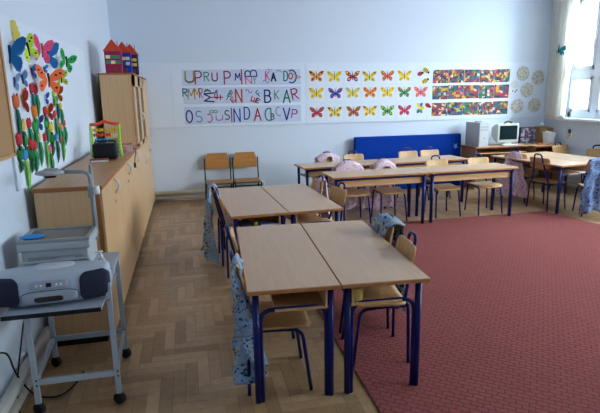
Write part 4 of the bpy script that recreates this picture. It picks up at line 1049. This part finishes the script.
vs = [[mb.bm.verts.new((sx*w1, sy*w1*.8, z)) for sx, sy in ((-1, -1), (1, -1), (1, 1), (-1, 1))] for w1, z in ((a, .002), (b_, .20))]
for k in range(4): mb.bm.faces.new((vs[0][k], vs[0][(k+1) % 4], vs[1][(k+1) % 4], vs[1][k]))
mb.bm.faces.new(vs[0][::-1]); solid(mb.build('bin_body', patterned('bin_print', '#dfe4e4', ['#b8c4c0', '#c8d0d4'], 20, .3), t), .003)
MB().box((-.01, 0, .18), (.10, .07, .06), rot=(R(8), R(12), R(10)), bevel=.01).build('papers', flat('#e8ecec'), t)
o = MB().b2(5.86, 5.96, 7.55, 7.63, .715, .735, .006).build('orange_box', flat('#d8602a')); tag(o, 'small orange box beside the white bin', 'box')
o = MB().b2(5.66, 5.83, 7.62, 7.72, .715, .728, .006).build('green_pencil_case', flat('#2f7a5c')); tag(o, 'green pencil case in front of the drawer rack', 'pencil case')
# small white thing on the cardboard box
o = MB().lathe([(.02, 0), (.03, .01), (.028, .04), (.012, .06)], n=12).build('white_figure', M_white, None, (6.07, 7.975, .985)); o.location = (6.20, 7.955, .996)
tag(o, 'small white figure standing on the cardboard box rim', 'figure')

# poster on the window wall
t = thing('small_poster', 'small blue and yellow poster on the wall under the window', 'poster', (XR-.0008, 7.43, .905))
MB().b2(-.001, .001, -.075, .075, -.10, .10).build('poster_sheet', flat('#c9ccc0'), t)
MX = Matrix(((0, 0, -1, -.001), (-1, 0, 0, 0), (0, 1, 0, 0), (0, 0, 0, 1)))
MB().prism(disc_poly(.04, 14), .001, MX @ Matrix.Translation((0, .03, .0002))).build('blue_shape', flat('#2f4f9a'), t)
MB().prism(disc_poly(.03, 14), .001, MX @ Matrix.Translation((.01, -.04, .0002))).build('yellow_shape', flat('#c9a83a'), t)

# curtain with rod
t = thing('curtain', 'cream curtain gathered beside the window in the room corner', 'curtain', (0, 0, 0))
def cur(u, v):
    z = 1.14+v*(3.16-1.14)
    y0, y1 = 7.955+.03*v, 7.43-.06*v*v
    pinch = 1-.10*math.exp(-((v-.12)/.25)**2)
    y = (y0+y1)/2+(y0-y1)/2*pinch*(1-2*u)
    x = 6.225+.030*math.sin(u*2*PI*6.0+.3*math.sin(v*3))+.012*math.sin(u*2*PI*13+1)
    return Vector((x, y, z+.012*math.sin(u*9)))
o = MB().use(M_curtain).grid(cur, 90, 30).build('curtain_cloth', None, t); solid(o, .0015)
MB().cyl((6.225, -1.5, 3.175), (6.225, 8.05, 3.175), .014, 10).build('curtain_rod', M_white, t)
def cur2(u, v):
    z = 1.14+v*2.02
    return Vector((6.225+.03*math.sin(u*2*PI*6), 6.38-.5*u, z))
t2 = thing('curtain', 'cream curtain hanging between two windows of the side wall', 'curtain', (0, 0, 0))
solid(MB().use(M_curtain).grid(cur2, 60, 10).build('curtain_cloth', None, t2), .0015)
p = at_x(559, 49.5, 6.175)
t = thing('butterfly_ornament', 'teal butterfly ornament clipped to the curtain', 'ornament', (6.175, p.y, p.z), 0)
base = Matrix(((0, 0, -1, 0), (-1, 0, 0, 0), (0, 1, 0, 0), (0, 0, 0, 1)))
for s in (-1, 1):
    mb = MB()
    for poly in wing(): mb.prism([(s*x*.30, y*.27) for x, y in (poly if s > 0 else poly[::-1])], .002, Matrix.Rotation(R(20), 4, 'X') @ Matrix.Rotation(R(s*25), 4, 'Z') @ base)
    mb.build('wing', flat('#1f8c96'), t)
MB().tube([(-.004, 0, -.06), (-.006, 0, .06)], .008, 8).build('body', flat('#14323c'), t)

# things on the desk shelves
t = thing('patterned_cup', 'yellow patterned paper cup on the shelf of the front desk', 'cup', (.838, 2.415, .5365))
MB().lathe([(.024, 0), (.025, .001), (.034, .072), (.0355, .073), (.034, .074), (.032, .072), (.023, .004), (.001, .004)], n=20, cap=False).build('cup_wall', patterned('cup_print', '#e2d27e', ['#a89a44', '#f2ecc4', '#c4b45c'], 60, .4), t)
MB().tube([(.75, 2.55, .5), (.76, 2.55, .44)], .003, 6)
t = thing('closed_book', 'white book lying on the desk shelf beside a dark folder', 'book', (.63, 4.14, .537), R(6))
MB().box((0, 0, .002), (.17, .13, .003)).box((0, 0, .022), (.17, .13, .003)).box((-.084, 0, .012), (.003, .13, .022)).build('cover', flat('#5c78a8'), t)
MB().box((.002, 0, .012), (.163, .124, .016)).build('pages', flat('#d8dde4'), t)
o = MB().box((.43, 4.16, .537+.016), (.12, .16, .03), rot=(0, 0, R(12)), bevel=.004).build('dark_folder', flat('#22262c')); tag(o, 'dark folder lying on the desk shelf beside the white book', 'folder')
o = MB().lathe([(.01, 0), (.022, .01), (.02, .03), (.006, .04)], n=10).build('yellow_toy', flat('#c9b02c'), None, (.515, 4.11, .537)); tag(o, 'small yellow toy on the desk shelf between folder and book', 'toy')
# papers in window group desk
c = at_z(588, 167, .556)
o = MB().box((0, 0, .004), (.21, .297, .006), rot=(0, 0, R(12))).build('paper_stack', flat('#e6e9ee'), None, (5.16, 5.82, .537)); tag(o, 'white paper stack on the shelf of the window group desk', 'paper')

# ------------------------------------------------------------------ light
wd = bpy.data.worlds.new('daylight'); SC.world = wd; wd.use_nodes = True
nt = wd.node_tree; bg = nt.nodes['Background']
tc = nt.nodes.new('ShaderNodeTexCoord'); sp = nt.nodes.new('ShaderNodeSeparateXYZ'); nt.links.new(tc.outputs['Generated'], sp.inputs[0])
mr = nt.nodes.new('ShaderNodeMapRange'); mr.inputs[1].default_value = -.1; mr.inputs[2].default_value = .7; nt.links.new(sp.outputs['Z'], mr.inputs[0])
rp = nt.nodes.new('ShaderNodeValToRGB'); rp.color_ramp.elements[0].color = (.44, .50, .56, 1); rp.color_ramp.elements[1].color = (1.0, 1.11, 1.18, 1)
nt.links.new(mr.outputs[0], rp.inputs[0]); nt.links.new(rp.outputs[0], bg.inputs['Color']); bg.inputs['Strength'].default_value = 11.5
# the sky is brighter on the sun's side (towards -y) than on the far side
my = nt.nodes.new('ShaderNodeMapRange'); my.inputs[1].default_value = -.8; my.inputs[2].default_value = .7; my.inputs[3].default_value = 1.9; my.inputs[4].default_value = .22
nt.links.new(sp.outputs['Y'], my.inputs[0])
mm_ = nt.nodes.new('ShaderNodeMath'); mm_.operation = 'MULTIPLY'; mm_.inputs[1].default_value = bg.inputs['Strength'].default_value
nt.links.new(my.outputs[0], mm_.inputs[0]); nt.links.new(mm_.outputs[0], bg.inputs['Strength'])
for i, (y0, y1) in enumerate(wins):
    l = bpy.data.lights.new('window_portal', 'AREA'); l.shape = 'RECTANGLE'; l.size = Z1-Z0; l.size_y = y1-y0; l.cycles.is_portal = True
    o = bpy.data.objects.new('window_portal', l); COL.objects.link(o); o.location = (XR+.2, (y0+y1)/2, (Z0+Z1)/2); o.rotation_euler = (0, R(90), 0)
SC.view_settings.view_transform = 'Standard'; SC.view_settings.look = 'None'; SC.view_settings.gamma = 1; SC.view_settings.exposure = 1.84
SC.cycles.max_bounces = 8; SC.cycles.diffuse_bounces = 5; SC.cycles.transparent_max_bounces = 12
SC.cycles.use_denoising = True
